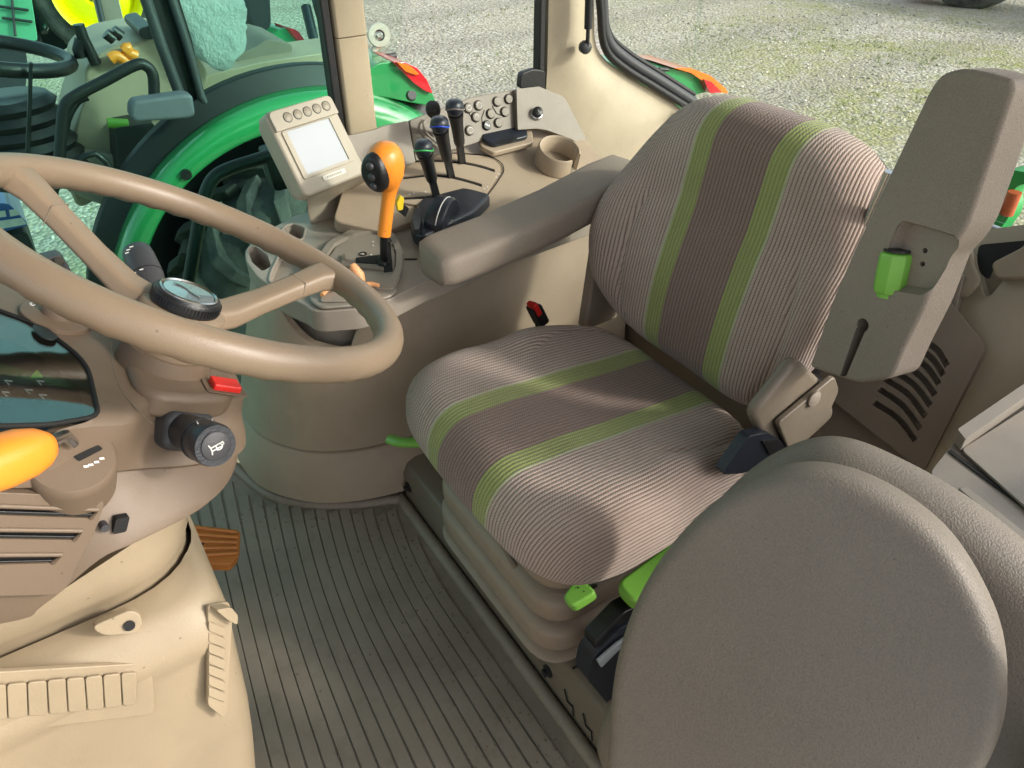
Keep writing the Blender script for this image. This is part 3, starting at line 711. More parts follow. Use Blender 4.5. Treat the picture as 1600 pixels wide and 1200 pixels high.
# seat belt buckle beyond the cushion
bk = thing('seat_belt_buckle', 'black seat belt buckle with red release button between cushion and right console', 'belt buckle', (0.33, 0.045, 0.5))
bc = V([(0.3250,0.0915,0.5028)][0])
tube('buckle_stalk', [bc-V((0.0, 0.02, 0.13)), bc-V((0, 0.004, 0.02))], 0.010, BLACK, bk, n=10)
ax = frame((0.2, 0.35, 0.9), (0, 1, 0))
box('buckle_body', bc-V((0, 0, 0.006)), (0.036, 0.024, 0.05), BLACK, bk, ax, bev=0.006)
box('release_button', bc+V((-0.002, 0.010, 0.012)), (0.030, 0.012, 0.030), RED, bk, ax, bev=0.003)
# black plastic fittings left of the seat
lb = thing('belt_retractor', 'black plastic belt housing squeezed between driver seat and round brown pad', 'belt retractor', (-0.27, 0.1, 0.46))
pts = [(-0.2700,0.1657,0.5470),(-0.2700,0.1233,0.6033),(-0.2700,0.0780,0.5896),(-0.2700,0.0343,0.5505),(-0.2700,0.0028,0.5133),(-0.2700,0.0394,0.5092),(-0.2700,0.1160,0.5237)]
prism('housing', rpoly(pts, 0.008), (0.018, 0, 0), BLUEBLK, lb, bev=0.008, seg=3)
prism('cover', rpoly([(-0.2740,0.0911,0.5807),(-0.2740,0.0487,0.5630),(-0.2740,0.0278,0.5341),(-0.2740,0.0611,0.5370)], 0.004), (0.006, 0, 0), BLACK, lb, bev=0.002)
fb = thing('black_adjuster_unit', 'glossy blue black plastic unit with a pale strip standing low beside the plinth', 'control unit', (-0.3, 0.33, 0.12))
ux, uy, uz = V((1, 0, 0)), V((0, 1, 0)), V((0, 0, 1))
prism('housing', rpoly([(-0.2850,0.4079,0.2344),(-0.2850,0.4020,0.2895),(-0.2850,0.3558,0.3247),(-0.2850,0.2962,0.3207),(-0.2850,0.2535,0.0174),(-0.2850,0.3392,0.0773)], 0.012), (0.035, 0, 0), BLUEBLK, fb, bev=0.010, seg=4)
prism('lid', rpoly([(-0.2780,0.3915,0.2890),(-0.2780,0.3936,0.3145),(-0.2780,0.3398,0.3485),(-0.2780,0.2933,0.3435),(-0.2780,0.2881,0.3066),(-0.2780,0.3442,0.3073)], 0.006), (0.03, 0, 0), BLACK, fb, bev=0.006)
prism('pale_strip', rpoly([(-0.2930,0.3979,0.2861),(-0.2930,0.3585,0.3015),(-0.2930,0.3338,0.3021),(-0.2930,0.3310,0.2793),(-0.2930,0.3536,0.2803),(-0.2930,0.3879,0.2601)], 0.003), (0.006, 0, 0), simple('pale blue grey plastic', (0.35, 0.40, 0.45), 0.4), fb, bev=0.002)

# ================================================================== folded instructor seat, front right
ps = thing('instructor_seat', 'folded passenger seat with a big round brown vinyl pad in front of a second pad', 'folding seat', (-0.58, 0.35, 0.3))
n_ = V((-0.30, 0.81, 0.51)).normalized(); u_ = n_.cross(V((0, 0, 1))).normalized(); v_ = u_.cross(n_)
P0 = V((-0.5745, 0.3673, 0.6622))
o1 = out_spline([(0.128, -0.30), (0.165, -0.22), (0.187, -0.13), (0.188, -0.04), (0.168, 0.045), (0.135, 0.11), (0.085, 0.160), (0.020, 0.176), (-0.060, 0.158), (-0.125, 0.105), (-0.160, 0.045), (-0.172, -0.02), (-0.165, -0.10), (-0.14, -0.20), (-0.11, -0.30), (0.01, -0.325)], 8)
pillow('seat_pad', o1, (0.0, -0.06), lambda p, q: 0.006*(1-(p*p+q*q)*9), lambda p, q, h: P0+u_*p+v_*q+n_*(h+0.012), PAD, ps, drop=0.055, edge=0.875, rings=56, under=0.025, powr=3.4)
o2 = out_spline([(0.16, -0.36), (0.20, -0.2), (0.21, -0.06), (0.170, 0.06), (0.130, 0.140), (0.075, 0.188), (0.0, 0.192), (-0.10, 0.172), (-0.22, 0.12), (-0.32, 0.04), (-0.36, -0.10), (-0.33, -0.25), (-0.26, -0.36)], 8)
pillow('backrest_pad', o2, (-0.04, -0.08), lambda p, q: 0.0, lambda p, q, h: P0+u_*p+v_*q+n_*(h-0.085), PAD, ps, drop=0.045, edge=0.80, rings=24, under=0.05, powr=2.0)
prism('seat_stand', [P0+u_*a+v_*b_-n_*0.13 for a, b_ in ((-0.1, -0.1), (0.1, -0.1), (0.1, -0.5), (-0.1, -0.5))], tuple(-n_*0.05), BLACK, ps, bev=0.01)

# ================================================================== storage box on the left fender
sb = thing('storage_box', 'pale grey storage box with raised lid rims behind the folded seat', 'storage box', (-0.5, 0.0, 0.3))
ZB = 0.60
prism('box_body', rpoly([(-0.4623,-0.0292,0.6000),(-0.4430,-0.1185,0.6000),(-0.4375,-0.6597,0.6000),(-0.7595,-0.3570,0.6000),(-0.6512,0.0127,0.6000)], [0.02, 0.005, 0.01, 0.01, 0.01]), (0, 0, -0.30), BOXTOP, sb, bev=0.010, seg=4)
prism('lid_panel', rpoly([(-0.4595,-0.1094,0.6030),(-0.4586,-0.6091,0.6030),(-0.7216,-0.3810,0.6030),(-0.6113,-0.0619,0.6030)], 0.01), (0, 0, 0.004), BOXTOP, sb, bev=0.002)
prism('rim', rpoly([(-0.4404,-0.1196,0.6050),(-0.4192,-0.6957,0.6050),(-0.4392,-0.6791,0.6050),(-0.4596,-0.1080,0.6050)], 0.004), (0, 0, 0.022), BOXTOP, sb, bev=0.005, seg=3)
prism('rim', rpoly([(-0.5052,-0.0244,0.6010),(-0.5080,-0.0378,0.6010),(-0.7014,-0.0033,0.6010),(-0.6978,0.0188,0.6010)], 0.003), (0, 0, 0.012), BOXTOP, sb, bev=0.003, seg=3)
prism('lid_groove', [(-0.4500,-0.0953,0.6015),(-0.4496,-0.1023,0.6015),(-0.6210,-0.0755,0.6015),(-0.6211,-0.0675,0.6015)], (0, 0, 0.0012), VOIDM, sb, bev=0)
#PART4
# ================================================================== right console
con = thing('side_console', 'taupe side console with rounded nose, gear gate, round switches and cup holder beside the seat', 'console', (0.6, 0.25, 0.0))
def con_ring(z, inset=0.0):
    base = [(0.785, 0.690), (0.735, 0.689), (0.665, 0.678), (0.598, 0.645), (0.525, 0.580), (0.476, 0.492), (0.448, 0.390), (0.440, 0.30), (0.438, 0.15), (0.438, -0.10), (0.438, -0.285)]
    b = spline([(x, y, 0) for x, y in base], 4); out = []
    for i, p in enumerate(b):
        t = b[min(i+1, len(b)-1)]-b[max(i-1, 0)]; nn = V((t.y, -t.x, 0)).normalized()
        if nn.dot(V((0.75, 0.3, 0))-p) > 0: nn = -nn
        q = p-nn*inset; out.append((min(q.x, 0.785), q.y-max(0, z-0.1)*0.24*sm((q.x-0.45)/0.3)*(1 if q.y > 0.3 else 0), z))
    return out+[(0.785, -0.285, z)]
def tilt(z): return z
loft('lower_band', [con_ring(0.028, 0.004), con_ring(0.034, -0.002), con_ring(0.166, 0.016), con_ring(0.172, 0.022)], TAUPE, con)
loft('body_core', [con_ring(0.10, 0.06), con_ring(0.56, 0.085), con_ring(0.60, 0.075)], TAUPE_D, con)
def rim_z(p):
    # height of the body's upper rim: high at the front nose, low in the grip recess, high beside the seat
    s = V((p[0]-0.74, p[1]-0.38, 0)); ang = math.degrees(math.atan2(s.y, s.x))
    if ang < 0: ang += 360
    return lerp_tab([(85, 0.535), (118, 0.525), (128, 0.49), (140, 0.455), (158, 0.435), (166, 0.44), (170, 0.545), (176, 0.572), (200, 0.577), (260, 0.60)], ang)
rings = []
for f, ins in ((0.0, 0.020), (0.01, 0.014), (0.5, 0.026), (0.97, 0.036), (1.0, 0.040)):
    rings.append([(x, y, 0.180+(rim_z((x, y+max(0, 0.08+0.35*f)*0.24*sm((x-0.45)/0.3)*(1 if y > 0.25 else 0)))-0.180)*f) for x, y in [(q[0], q[1]-max(0, 0.08+(rim_z(q)-0.18)*f)*0.24*sm((q[0]-0.45)/0.3)*(1 if q[1] > 0.3 else 0)) for q in con_ring(0, ins)]])
rings.append([(x, y, rim_z((x0, y0))) for (x, y, _), (x0, y0, _) in zip(con_ring(0.5, 0.052), con_ring(0, 0.04))])
rings.append([(x, y, rim_z((x0, y0))-0.10) for (x, y, _), (x0, y0, _) in zip(con_ring(0.45, 0.058), con_ring(0, 0.04))])
loft('body', rings, TAUPE, con)
# top deck
near = [(0.6797,0.5778,0.6280),(0.6343,0.5893,0.6280),(0.5598,0.5901,0.6280),(0.4679,0.5739,0.6280),(0.4059,0.5501,0.6280),(0.3860,0.5480,0.6280),(0.3697,0.5350,0.6280),(0.3436,0.4746,0.6280),(0.3421,0.4143,0.6280),(0.3639,0.3342,0.6280),(0.3726,0.2736,0.6280),(0.4059,0.1033,0.6280)]
deck = rpoly([(0.79, 0.435, 0.628), [(0.7681,0.4687,0.6280)][0], [(0.7365,0.5357,0.6280)][0]]+near+[(0.44, -0.29, 0.628), (0.79, -0.29, 0.628)], 0.012, 3)
top = prism('top_deck', deck, (0, 0, -0.045), TAUPE_D, con, bev=0.008, seg=3)
def cut_pocket(o, pts, r, depth, h=0.02):
    q = rpoly(pts, r, 4); vs, fs = vf_prism([V(p)+V((0, 0, h)) for p in q], (0, 0, -h-depth)); cut(o, vs, fs)
cut_pocket(top, [(0.6981,0.4988,0.6280),(0.7417,0.4751,0.6280),(0.7513,0.4488,0.6280),(0.7146,0.4334,0.6280),(0.6645,0.4580,0.6280),(0.6605,0.4845,0.6280)], 0.008, 0.030)
cut_pocket(top, [(0.6882,0.5699,0.6280),(0.6910,0.5530,0.6280),(0.6375,0.5439,0.6280),(0.5855,0.5535,0.6280),(0.5745,0.5752,0.6280),(0.6220,0.5803,0.6280)], 0.008, 0.040)
cut_pocket(top, [(0.5281,0.5780,0.6280),(0.5650,0.5605,0.6280),(0.6384,0.5142,0.6280),(0.6280,0.4772,0.6280),(0.5765,0.4803,0.6280),(0.4854,0.5124,0.6280),(0.4440,0.5456,0.6280),(0.4660,0.5623,0.6280)], 0.012, 0.018)
for nm in ([(0.6971,0.4991,0.6285),(0.7406,0.4754,0.6285),(0.7502,0.4491,0.6285),(0.7135,0.4337,0.6285),(0.6635,0.4583,0.6285),(0.6594,0.4848,0.6285)], [(0.5271,0.5782,0.6285),(0.5641,0.5607,0.6285),(0.6374,0.5144,0.6285),(0.6270,0.4775,0.6285),(0.5755,0.4805,0.6285),(0.4846,0.5126,0.6285),(0.4431,0.5459,0.6285),(0.4651,0.5625,0.6285)]):
    q = [V(p) for p in rpoly(nm, 0.010, 4)]; tube('pocket_rim', q, 0.0028, TAUPE_D, con, n=8, closed=True)
# gear gate: raised bezel ring, inner plate, slot
gz = 0.630
go = [(0.4462,0.5120,0.6300),(0.5511,0.4682,0.6300),(0.6034,0.4254,0.6300),(0.6318,0.3650,0.6300),(0.6221,0.3102,0.6300),(0.5607,0.2946,0.6300),(0.4842,0.3148,0.6300),(0.4134,0.3527,0.6300),(0.3665,0.3893,0.6300),(0.3575,0.4015,0.6300)]
gi = [(0.4931,0.4754,0.6300),(0.5517,0.4491,0.6300),(0.5908,0.4166,0.6300),(0.6090,0.3691,0.6300),(0.6008,0.3230,0.6300),(0.5489,0.3092,0.6300),(0.4862,0.3281,0.6300),(0.4288,0.3575,0.6300),(0.3969,0.3825,0.6300)]
bz = prism('gate_bezel', rpoly(go, 0.015, 4), (0, 0, 0.010), TAUPE_D, con, bev=0)
vs, fs = vf_prism([V(p)+V((0, 0, 0.02)) for p in rpoly(gi, 0.012, 4)], (0, 0, -0.0185)); cut(bz, vs, fs)
gp = prism('gate_plate', rpoly([(0.4881,0.4744,0.6320),(0.5439,0.4492,0.6320),(0.5801,0.4179,0.6320),(0.5988,0.3718,0.6320),(0.5913,0.3272,0.6320),(0.5405,0.3145,0.6320),(0.4840,0.3318,0.6320),(0.4267,0.3611,0.6320),(0.3987,0.3828,0.6320)], 0.012, 4), (0, 0, 0.004), TAUPE_D, con, bev=0.001, seg=2)
prism('gate_slot', rpoly([(0.5114,0.4051,0.6365),(0.4962,0.3565,0.6365),(0.5442,0.3369,0.6365),(0.5380,0.3167,0.6365),(0.4210,0.3675,0.6365),(0.4258,0.3842,0.6365),(0.4593,0.3739,0.6365),(0.4915,0.4138,0.6365)], 0.003, 2), (0, 0, 0.0008), VOIDM, con, bev=0)
prism('gate_frame', rpoly([(0.4900,0.4453,0.6365),(0.5337,0.4243,0.6365),(0.5327,0.4178,0.6365),(0.4944,0.4328,0.6365),(0.4398,0.3775,0.6365),(0.4304,0.3820,0.6365)], 0.002, 2), (0, 0, 0.005), SWITCH, con, bev=0.001)
for q in [(0.5565,0.3469,0.6370),(0.5405,0.3543,0.6370),(0.5287,0.3412,0.6370),(0.5304,0.3174,0.6370),(0.5067,0.3231,0.6370),(0.5065,0.3741,0.6370),(0.5181,0.3869,0.6370),(0.5123,0.4426,0.6370)]:
    prism('gate_mark', rrect(V(q), (1, 0, 0), (0, 1, 0), 0.005, 0.0035, 0.001, 2), (0, 0, 0.0006), WHITE if q[0] > 0.44 else ORANGE_P, gp, bev=0)
c0 = V([(0.5181,0.3869,0.6370)][0])
tube('gate_symbol', [c0+V((0.0075*math.cos(t*PI/8), 0.0075*math.sin(t*PI/8), 0.0005)) for t in range(16)], 0.001, VOIDM, gp, n=6, closed=True)
# front tray in the nose with park lever recess
prism('front_tray', rpoly([(0.4095,0.5411,0.6300),(0.4391,0.5273,0.6300),(0.4494,0.5082,0.6300),(0.3747,0.3932,0.6300),(0.3553,0.3895,0.6300),(0.3406,0.4097,0.6300),(0.3446,0.4740,0.6300),(0.3706,0.5343,0.6300)], 0.012, 3), (0, 0, 0.006), TAUPE_D, con, bev=0.003)
prism('tray_lid', rpoly([(0.3849,0.5288,0.6370),(0.4101,0.5175,0.6370),(0.3989,0.4746,0.6370),(0.3808,0.4250,0.6370),(0.3543,0.4359,0.6370),(0.3593,0.4853,0.6370)], 0.006, 3), (0, 0, 0.003), TAUPE_D, con, bev=0.002)
prism('deck_seam', [(0.4696,0.3193,0.6290),(0.4556,0.2977,0.6290),(0.4507,0.3002,0.6290),(0.4647,0.3217,0.6290)], (0, 0, 0.0006), VOIDM, con, bev=0)
# inclined lever deck
TN = V((-0.33, 0, 0.944)); 
tdeck = prism('lever_deck', rpoly([(0.6462,0.3948,0.6612),(0.7849,0.2926,0.7096),(0.8086,0.1942,0.7179),(0.8186,0.0372,0.7214),(0.8131,-0.0580,0.7195),(0.8008,-0.2349,0.7152),(0.7359,-0.3159,0.6925),(0.5964,-0.3127,0.6437),(0.5037,-0.2506,0.6113),(0.5211,0.0285,0.6174),(0.5934,0.1497,0.6427),(0.5894,0.2461,0.6413),(0.5836,0.3093,0.6393)], 0.02, 4), tuple(-TN*0.03), TAUPE, con, bev=0.004)
lp_px = rpoly([(0.6726,0.2667,0.6714),(0.7553,0.2022,0.7003),(0.7680,0.1336,0.7047),(0.7559,0.0558,0.7005),(0.7208,-0.0284,0.6882),(0.6928,-0.0431,0.6785),(0.6687,-0.0314,0.6700),(0.6328,0.0123,0.6575),(0.5930,0.0643,0.6436),(0.6027,0.1443,0.6470),(0.6330,0.2226,0.6575)], 0.02, 4)
lpl = prism('lever_plate', lp_px, tuple(TN*0.005), TAUPE, con, bev=0.0012, seg=2)
for seq in ([(0.7577,0.1617,0.7061),(0.7405,0.0983,0.7001),(0.7169,0.0440,0.6919),(0.6917,0.0071,0.6830),(0.6676,-0.0184,0.6746)], [(0.7108,0.1964,0.6897),(0.7008,0.1371,0.6862),(0.6838,0.0972,0.6803),(0.6572,0.0624,0.6710),(0.6337,0.0375,0.6628)], [(0.6551,0.2352,0.6703),(0.6455,0.1997,0.6669),(0.6341,0.1583,0.6629),(0.6314,0.1372,0.6620)]):
    pth = spline(seq, 5); s = TN.cross((pth[-1]-pth[0]).normalized()).normalized()
    sl = [p+s*0.0052 for p in pth]+[p-s*0.0052 for p in reversed(pth)]
    vs, fs = vf_prism([p+TN*0.01 for p in sl], -TN*0.0145); cut(lpl, vs, fs)
    prism('slot_shade', [p-TN*0.0042 for p in sl], tuple(TN*0.0012), VOIDM, con, bev=0)  # near-black sheet paints the shade down in the slot
for q in [(0.6543,-0.0223,0.6705),(0.6467,-0.0104,0.6678),(0.6221,0.0378,0.6592),(0.6253,0.0273,0.6603),(0.6588,0.1972,0.6721),(0.6583,0.2086,0.6719),(0.6545,0.1710,0.6705),(0.6083,0.1081,0.6544)]:
    prism('lever_mark', rrect(V(q), (0.944, 0, 0.33), (0, 1, 0), 0.004, 0.003, 0.001, 2), tuple(TN*0.0005), WHITE, lpl, bev=0)
tube('plate_seam', rpoly([(0.5872,0.0679,0.6435),(0.6248,0.0103,0.6567),(0.6625,-0.0417,0.6698),(0.6866,-0.0536,0.6783),(0.7215,-0.0396,0.6905),(0.7612,0.0526,0.7044)], 0.02, 4), 0.0012, VOIDM, con, n=6)
# switch panel on the window side
SN = V((-0.93, 0, 0.37))
sp_ = prism('switch_panel', rpoly([(0.7681,0.1420,0.7929),(0.7768,-0.0238,0.8149),(0.7766,-0.1410,0.8143),(0.7446,-0.1277,0.7338),(0.7393,-0.0086,0.7205),(0.7370,0.0825,0.7146),(0.7354,0.1498,0.7107)], 0.004, 2), tuple(SN*-0.02), SWITCH, con, bev=0.002)
prism('panel_end', rpoly([(0.7616,-0.1403,0.8194),(0.7603,-0.2042,0.8159),(0.7476,-0.2731,0.7841),(0.6691,-0.3580,0.5868),(0.6547,-0.3542,0.5506),(0.7058,-0.2941,0.6791),(0.7252,-0.1899,0.7279),(0.7280,-0.1223,0.7347)], [0.002, 0.002, 0.015, 0.01, 0.004, 0.03, 0.03, 0.004], 4), tuple(SN*-0.03), SWITCH, con, bev=0.004)  # darker plastic here puts shade on the panel end into its colour
prism('panel_front', rpoly([(0.7634,0.2982,0.7887),(0.7639,0.2303,0.7900),(0.7654,0.2061,0.7937),(0.7657,0.1463,0.7943),(0.7318,0.1518,0.7093),(0.7285,0.2340,0.7009),(0.7264,0.3272,0.6956)], 0.004, 2), tuple(SN*-0.03), TAUPE_D, con, bev=0.004)
bxs = [(0.7687,-0.0096,0.7944),(0.7691,-0.0377,0.7956),(0.7603,-0.0247,0.7734),(0.7506,-0.0006,0.7490)]
byy = [(0.7693,-0.0891,0.7960),(0.7696,-0.1218,0.7966),(0.7605,-0.0654,0.7739),(0.7598,-0.1045,0.7719),(0.7519,-0.0812,0.7523),(0.7518,-0.0489,0.7520)]
X_, Y_ = V((0, 1, 0)), V((0.37, 0, 0.93))
for i, q in enumerate(bxs+byy):
    dark = i == 9
    b_ = lathe('push_button', [(0, 0), (0.0105, 0), (0.0105, 0.004), (0.009, 0.0062), (0, 0.0066)], V(q), SN, BLACK if dark else SWITCH, con, n=20)
    tube('button_rim', [V(q)+SN*0.0015+(X_*math.cos(t*PI/10)+Y_*math.sin(t*PI/10))*0.0112 for t in range(20)], 0.0007, VOIDM, b_, n=5, closed=True)
    if i < 4:
        tube('button_icon', [V(q)+SN*0.0068+(X_*math.cos(t*PI/8)+Y_*math.sin(t*PI/8))*(0.005+0.001*(i % 2)) for t in range(16-(i % 3)*3)], 0.0007, WHITE, b_, n=5, closed=i == 0)
    if dark:
        for a in (-0.0035, 0.001, 0.0045): box('button_icon', V(q)+SN*0.0068+X_*a+Y_*(a*0.5), (0.003, 0.004, 0.0006), WHITE, b_, (X_, Y_, SN), bev=0)
def seam(pts): tube('panel_seam', pts, 0.0008, VOIDM, con, n=5)
seam([(0.7636,-0.0096,0.7840),(0.7584,-0.0148,0.7712),(0.7547,-0.0227,0.7618)])
seam([(0.7661,-0.0745,0.7903),(0.7591,-0.0824,0.7728),(0.7569,-0.0918,0.7673)])
seam([(0.7637,-0.0516,0.7843),(0.7579,-0.0407,0.7698),(0.7516,-0.0382,0.7540)])
# rotary knob with chrome ring
kb = V([(0.7379,-0.1827,0.7598)][0])
kd = V((-0.75, 0.2, 0.62)).normalized()
k1 = lathe('rotary_knob', [(0, -0.005), (0.013, -0.005), (0.012, 0.016), (0.010, 0.018), (0, 0.018)], kb, kd, BLACK, con, n=24)
lathe('knob_ring', [(0, -0.004), (0.0155, -0.004), (0.0155, 0.004), (0.0135, 0.006), (0, 0.006)], kb, kd, SILVER, k1, n=24)
box('knob_mark', kb+kd*0.0185, (0.0035, 0.007, 0.001), SILVER, k1, frame(kd), bev=0)
# black flap tray
Xp, Yp = V((0.944, 0, 0.33)), V((0, 1, 0))
fc = [(0.7598,-0.0353,0.7279),(0.7555,-0.1348,0.7264),(0.7378,-0.1532,0.7202),(0.7122,-0.1398,0.7112),(0.7105,-0.0404,0.7106),(0.7337,-0.0264,0.7187)]
fl = prism('flap_surround', rpoly([(0.7612,-0.0285,0.7133),(0.7771,-0.1604,0.7189),(0.7476,-0.1752,0.7086),(0.7054,-0.1506,0.6939),(0.7022,-0.0349,0.6927),(0.7311,-0.0172,0.7028)], 0.008, 3), tuple(TN*0.014), TAUPE, con, bev=0.004)
fp = prism('flap_lid', rpoly(fc, 0.010, 4), tuple(TN*0.012), BLUEBLK, con, bev=0.004, seg=4)
prism('flap_pull', rpoly([(0.7070,-0.0455,0.7214),(0.7132,-0.0565,0.7236),(0.7128,-0.1069,0.7234),(0.7058,-0.1060,0.7210),(0.7014,-0.0885,0.7194)], 0.003), tuple(TN*0.003), BLACK, fp, bev=0.001)
# cup holder: a wall with an opening towards the seat
hc = V([(0.6489,-0.1803,0.6641)][0])
def cup():
    rings = []
    for k in range(37):
        a = math.radians(-118+k*(302/36)) if False else math.radians(-132+k*(316/36))
        d = V((math.cos(a), math.sin(a), 0)); x = V((0.955, 0, 0.30)); 
        e = Xp*d.x+Yp*d.y
        ri, ro, h = 0.045, 0.052, 0.046
        rings.append([hc+e*ro*1.03, hc+e*ro+TN*(h-0.004), hc+e*(ro-0.003)+TN*h, hc+e*(ri+0.003)+TN*h, hc+e*ri+TN*(h-0.004), hc+e*ri*0.97])
    return loft('cup_holder', rings, TAUPE, con)
cuph = cup()
lathe('cup_floor', [(0, 0), (0.046, 0), (0.046, 0.002), (0, 0.002)], hc, TN, REARP, cuph, n=28)
for a in (60, 105, 160):
    d = Xp*math.cos(math.radians(a))+Yp*math.sin(math.radians(a)); s = TN.cross(d)
    c_ = hc+d*0.0443+TN*0.026
    tube('cup_clip', [c_-s*0.006-TN*0.01, c_-s*0.006+TN*0.01, c_+s*0.006+TN*0.01, c_+s*0.006-TN*0.01], 0.0009, VOIDM, cuph, n=5)
# low socket plate between gate and levers
prism('accessory_panel', rpoly([(0.6796,0.3264,0.6295),(0.7376,0.2536,0.6295),(0.6917,0.2719,0.6295),(0.6760,0.2227,0.6295),(0.6072,0.2506,0.6295),(0.6033,0.2678,0.6295),(0.6390,0.2994,0.6295)], 0.006, 3), (0, 0, 0.003), TAUPE_D, con, bev=0.001)

# ------------------------------------------------------------------ things on the console
pk = thing('park_lever', 'peach orange park lever with upright tab lying in the front of the console', 'lever', [(0.3846,0.4726,0.6500)][0])
tube('lever_bar', spline([(0.3941,0.5212,0.6460),(0.4081,0.5046,0.6460),(0.4054,0.4832,0.6460),(0.3909,0.4565,0.6460),(0.3834,0.4317,0.6460),(0.3700,0.4199,0.6460)], 5), [0.0045+0.002*math.sin(PI*i/25) for i in range(26)], ORANGE_P, pk, n=12, flat=0.8)
tp = [(0.3978,0.4430,0.6480)][0]
tube('lever_tab', [tp, V(tp)+V((0.004, 0.0, 0.012)), V(tp)+V((0.012, 0.006, 0.026)), V(tp)+V((0.015, 0.007, 0.032))], [0.0085, 0.010, 0.0085, 0.005], ORANGE_P, pk, n=14)
pt = thing('orange_pin', 'small orange peg standing under the front tip of the right armrest', 'peg', [(0.4780,0.2744,0.6300)][0])
tube('peg', [V([(0.4655,0.2809,0.6300)][0]), V([(0.4655,0.2809,0.6300)][0])+V((0, 0, 0.012))], [0.006, 0.005], ORANGE, pt, n=12)
tube('peg_tip', [V([(0.4655,0.2809,0.6300)][0])+V((0, 0, 0.012)), V([(0.4655,0.2809,0.6300)][0])+V((0, 0, 0.024))], [0.005, 0.0025], ORANGE, pt, n=12)

# orange gear lever
gb = V([(0.4598,0.3682,0.6360)][0])
gl = thing('gear_lever', 'orange gear lever with black thumb panel rising from the console gate', 'gear lever', tuple(gb))
top_c = V([(0.4320,0.3539,0.8362)][0]); bot = V([(0.4360,0.3715,0.7069)][0])
lathe('lever_boot', [(0, 0), (0.013, 0), (0.010, 0.012), (0.0075, 0.02), (0, 0.02)], gb, (0, 0, 1), BLACK, gl, n=18)
tube('lever_shaft', [gb, gb.lerp(bot, 0.5), bot], 0.0078, BLACK, gl, n=14)
sh_t = V([(0.4340,0.3506,0.7988)][0])
tube('lever_grip', spline([bot, bot.lerp(sh_t, 0.06), bot.lerp(sh_t, 0.5), sh_t, sh_t.lerp(top_c, 0.4)], 5), [0.0105, 0.0125, 0.0125, 0.0125, 0.0125]+[0.0125]*9+[0.0145, 0.0165, 0.019, 0.021, 0.0225, 0.023, 0.022], ORANGE, gl, n=20)
kd_ = V((-0.42, 0.72, 0.45)).normalized()
kx, ky, kz = frame((top_c-sh_t), kd_)
# head: stacked rings along the lever axis, deeper towards the back
hd = []
for s, r, off in ((-0.042, 0.013, 0.0), (-0.032, 0.021, 0.0), (-0.018, 0.029, 0.0), (0.0, 0.0335, 0.0), (0.016, 0.0335, 0.0), (0.029, 0.030, 0.0), (0.039, 0.023, 0.0), (0.0445, 0.014, 0.0), (0.0465, 0.002, 0)):
    hd.append([top_c+kz*s+kx*math.cos(2*PI*k/24)*r*0.95+ky*math.sin(2*PI*k/24)*r*1.05 for k in range(24)])
loft('knob', hd, ORANGE, gl)
pc = top_c+ky*0.0175+kz*0.002+V((0.54, 0.84, 0))*0.004
ring0 = []
for s, r in ((0.0, 1.0), (0.016, 1.0), (0.0205, 0.92), (0.022, 0.75), (0.0225, 0.02)):
    ring0.append([pc+ky*s*1.0+(kz*math.cos(2*PI*k/28)*0.037+kx*math.sin(2*PI*k/28)*0.025)*r+ky*(-0.006*math.cos(2*PI*k/28)**2*r) for k in range(28)])
tpn = loft('thumb_panel', ring0, BLACK, gl)
for s, wd in ((0.018, 0.0075), (-0.002, 0.008), (-0.019, 0.007)):
    lathe('thumb_button', [(0, 0), (wd, 0), (wd*0.95, 0.003), (wd*0.6, 0.0055), (0, 0.006)], pc+ky*0.0205+kz*s, ky, DKGREY, tpn, n=18, up=tuple(kz), sx=1.0)
tube('grip_seam', [bot+V((-0.0128, 0.002, 0.014)), bot+V((0.0, -0.0128, 0.014))], 0.0006, VOIDM, gl, n=5)
prism('yellow_tag', rpoly([(0.5000,0.3109,0.7331),(0.5000,0.3011,0.7480),(0.5000,0.2936,0.7396),(0.5000,0.2986,0.7167),(0.5000,0.3097,0.7168)], 0.003), (0.01, 0, 0), simple('yellow plastic', (0.85, 0.62, 0.03), 0.4), gl, bev=0.002)
prism('tag_clip', rpoly([(0.5050,0.3075,0.7144),(0.5050,0.2950,0.7275),(0.5050,0.2822,0.7136),(0.5050,0.2923,0.6970)], 0.003), (0.012, 0, 0), BLACK, gl, bev=0.002)

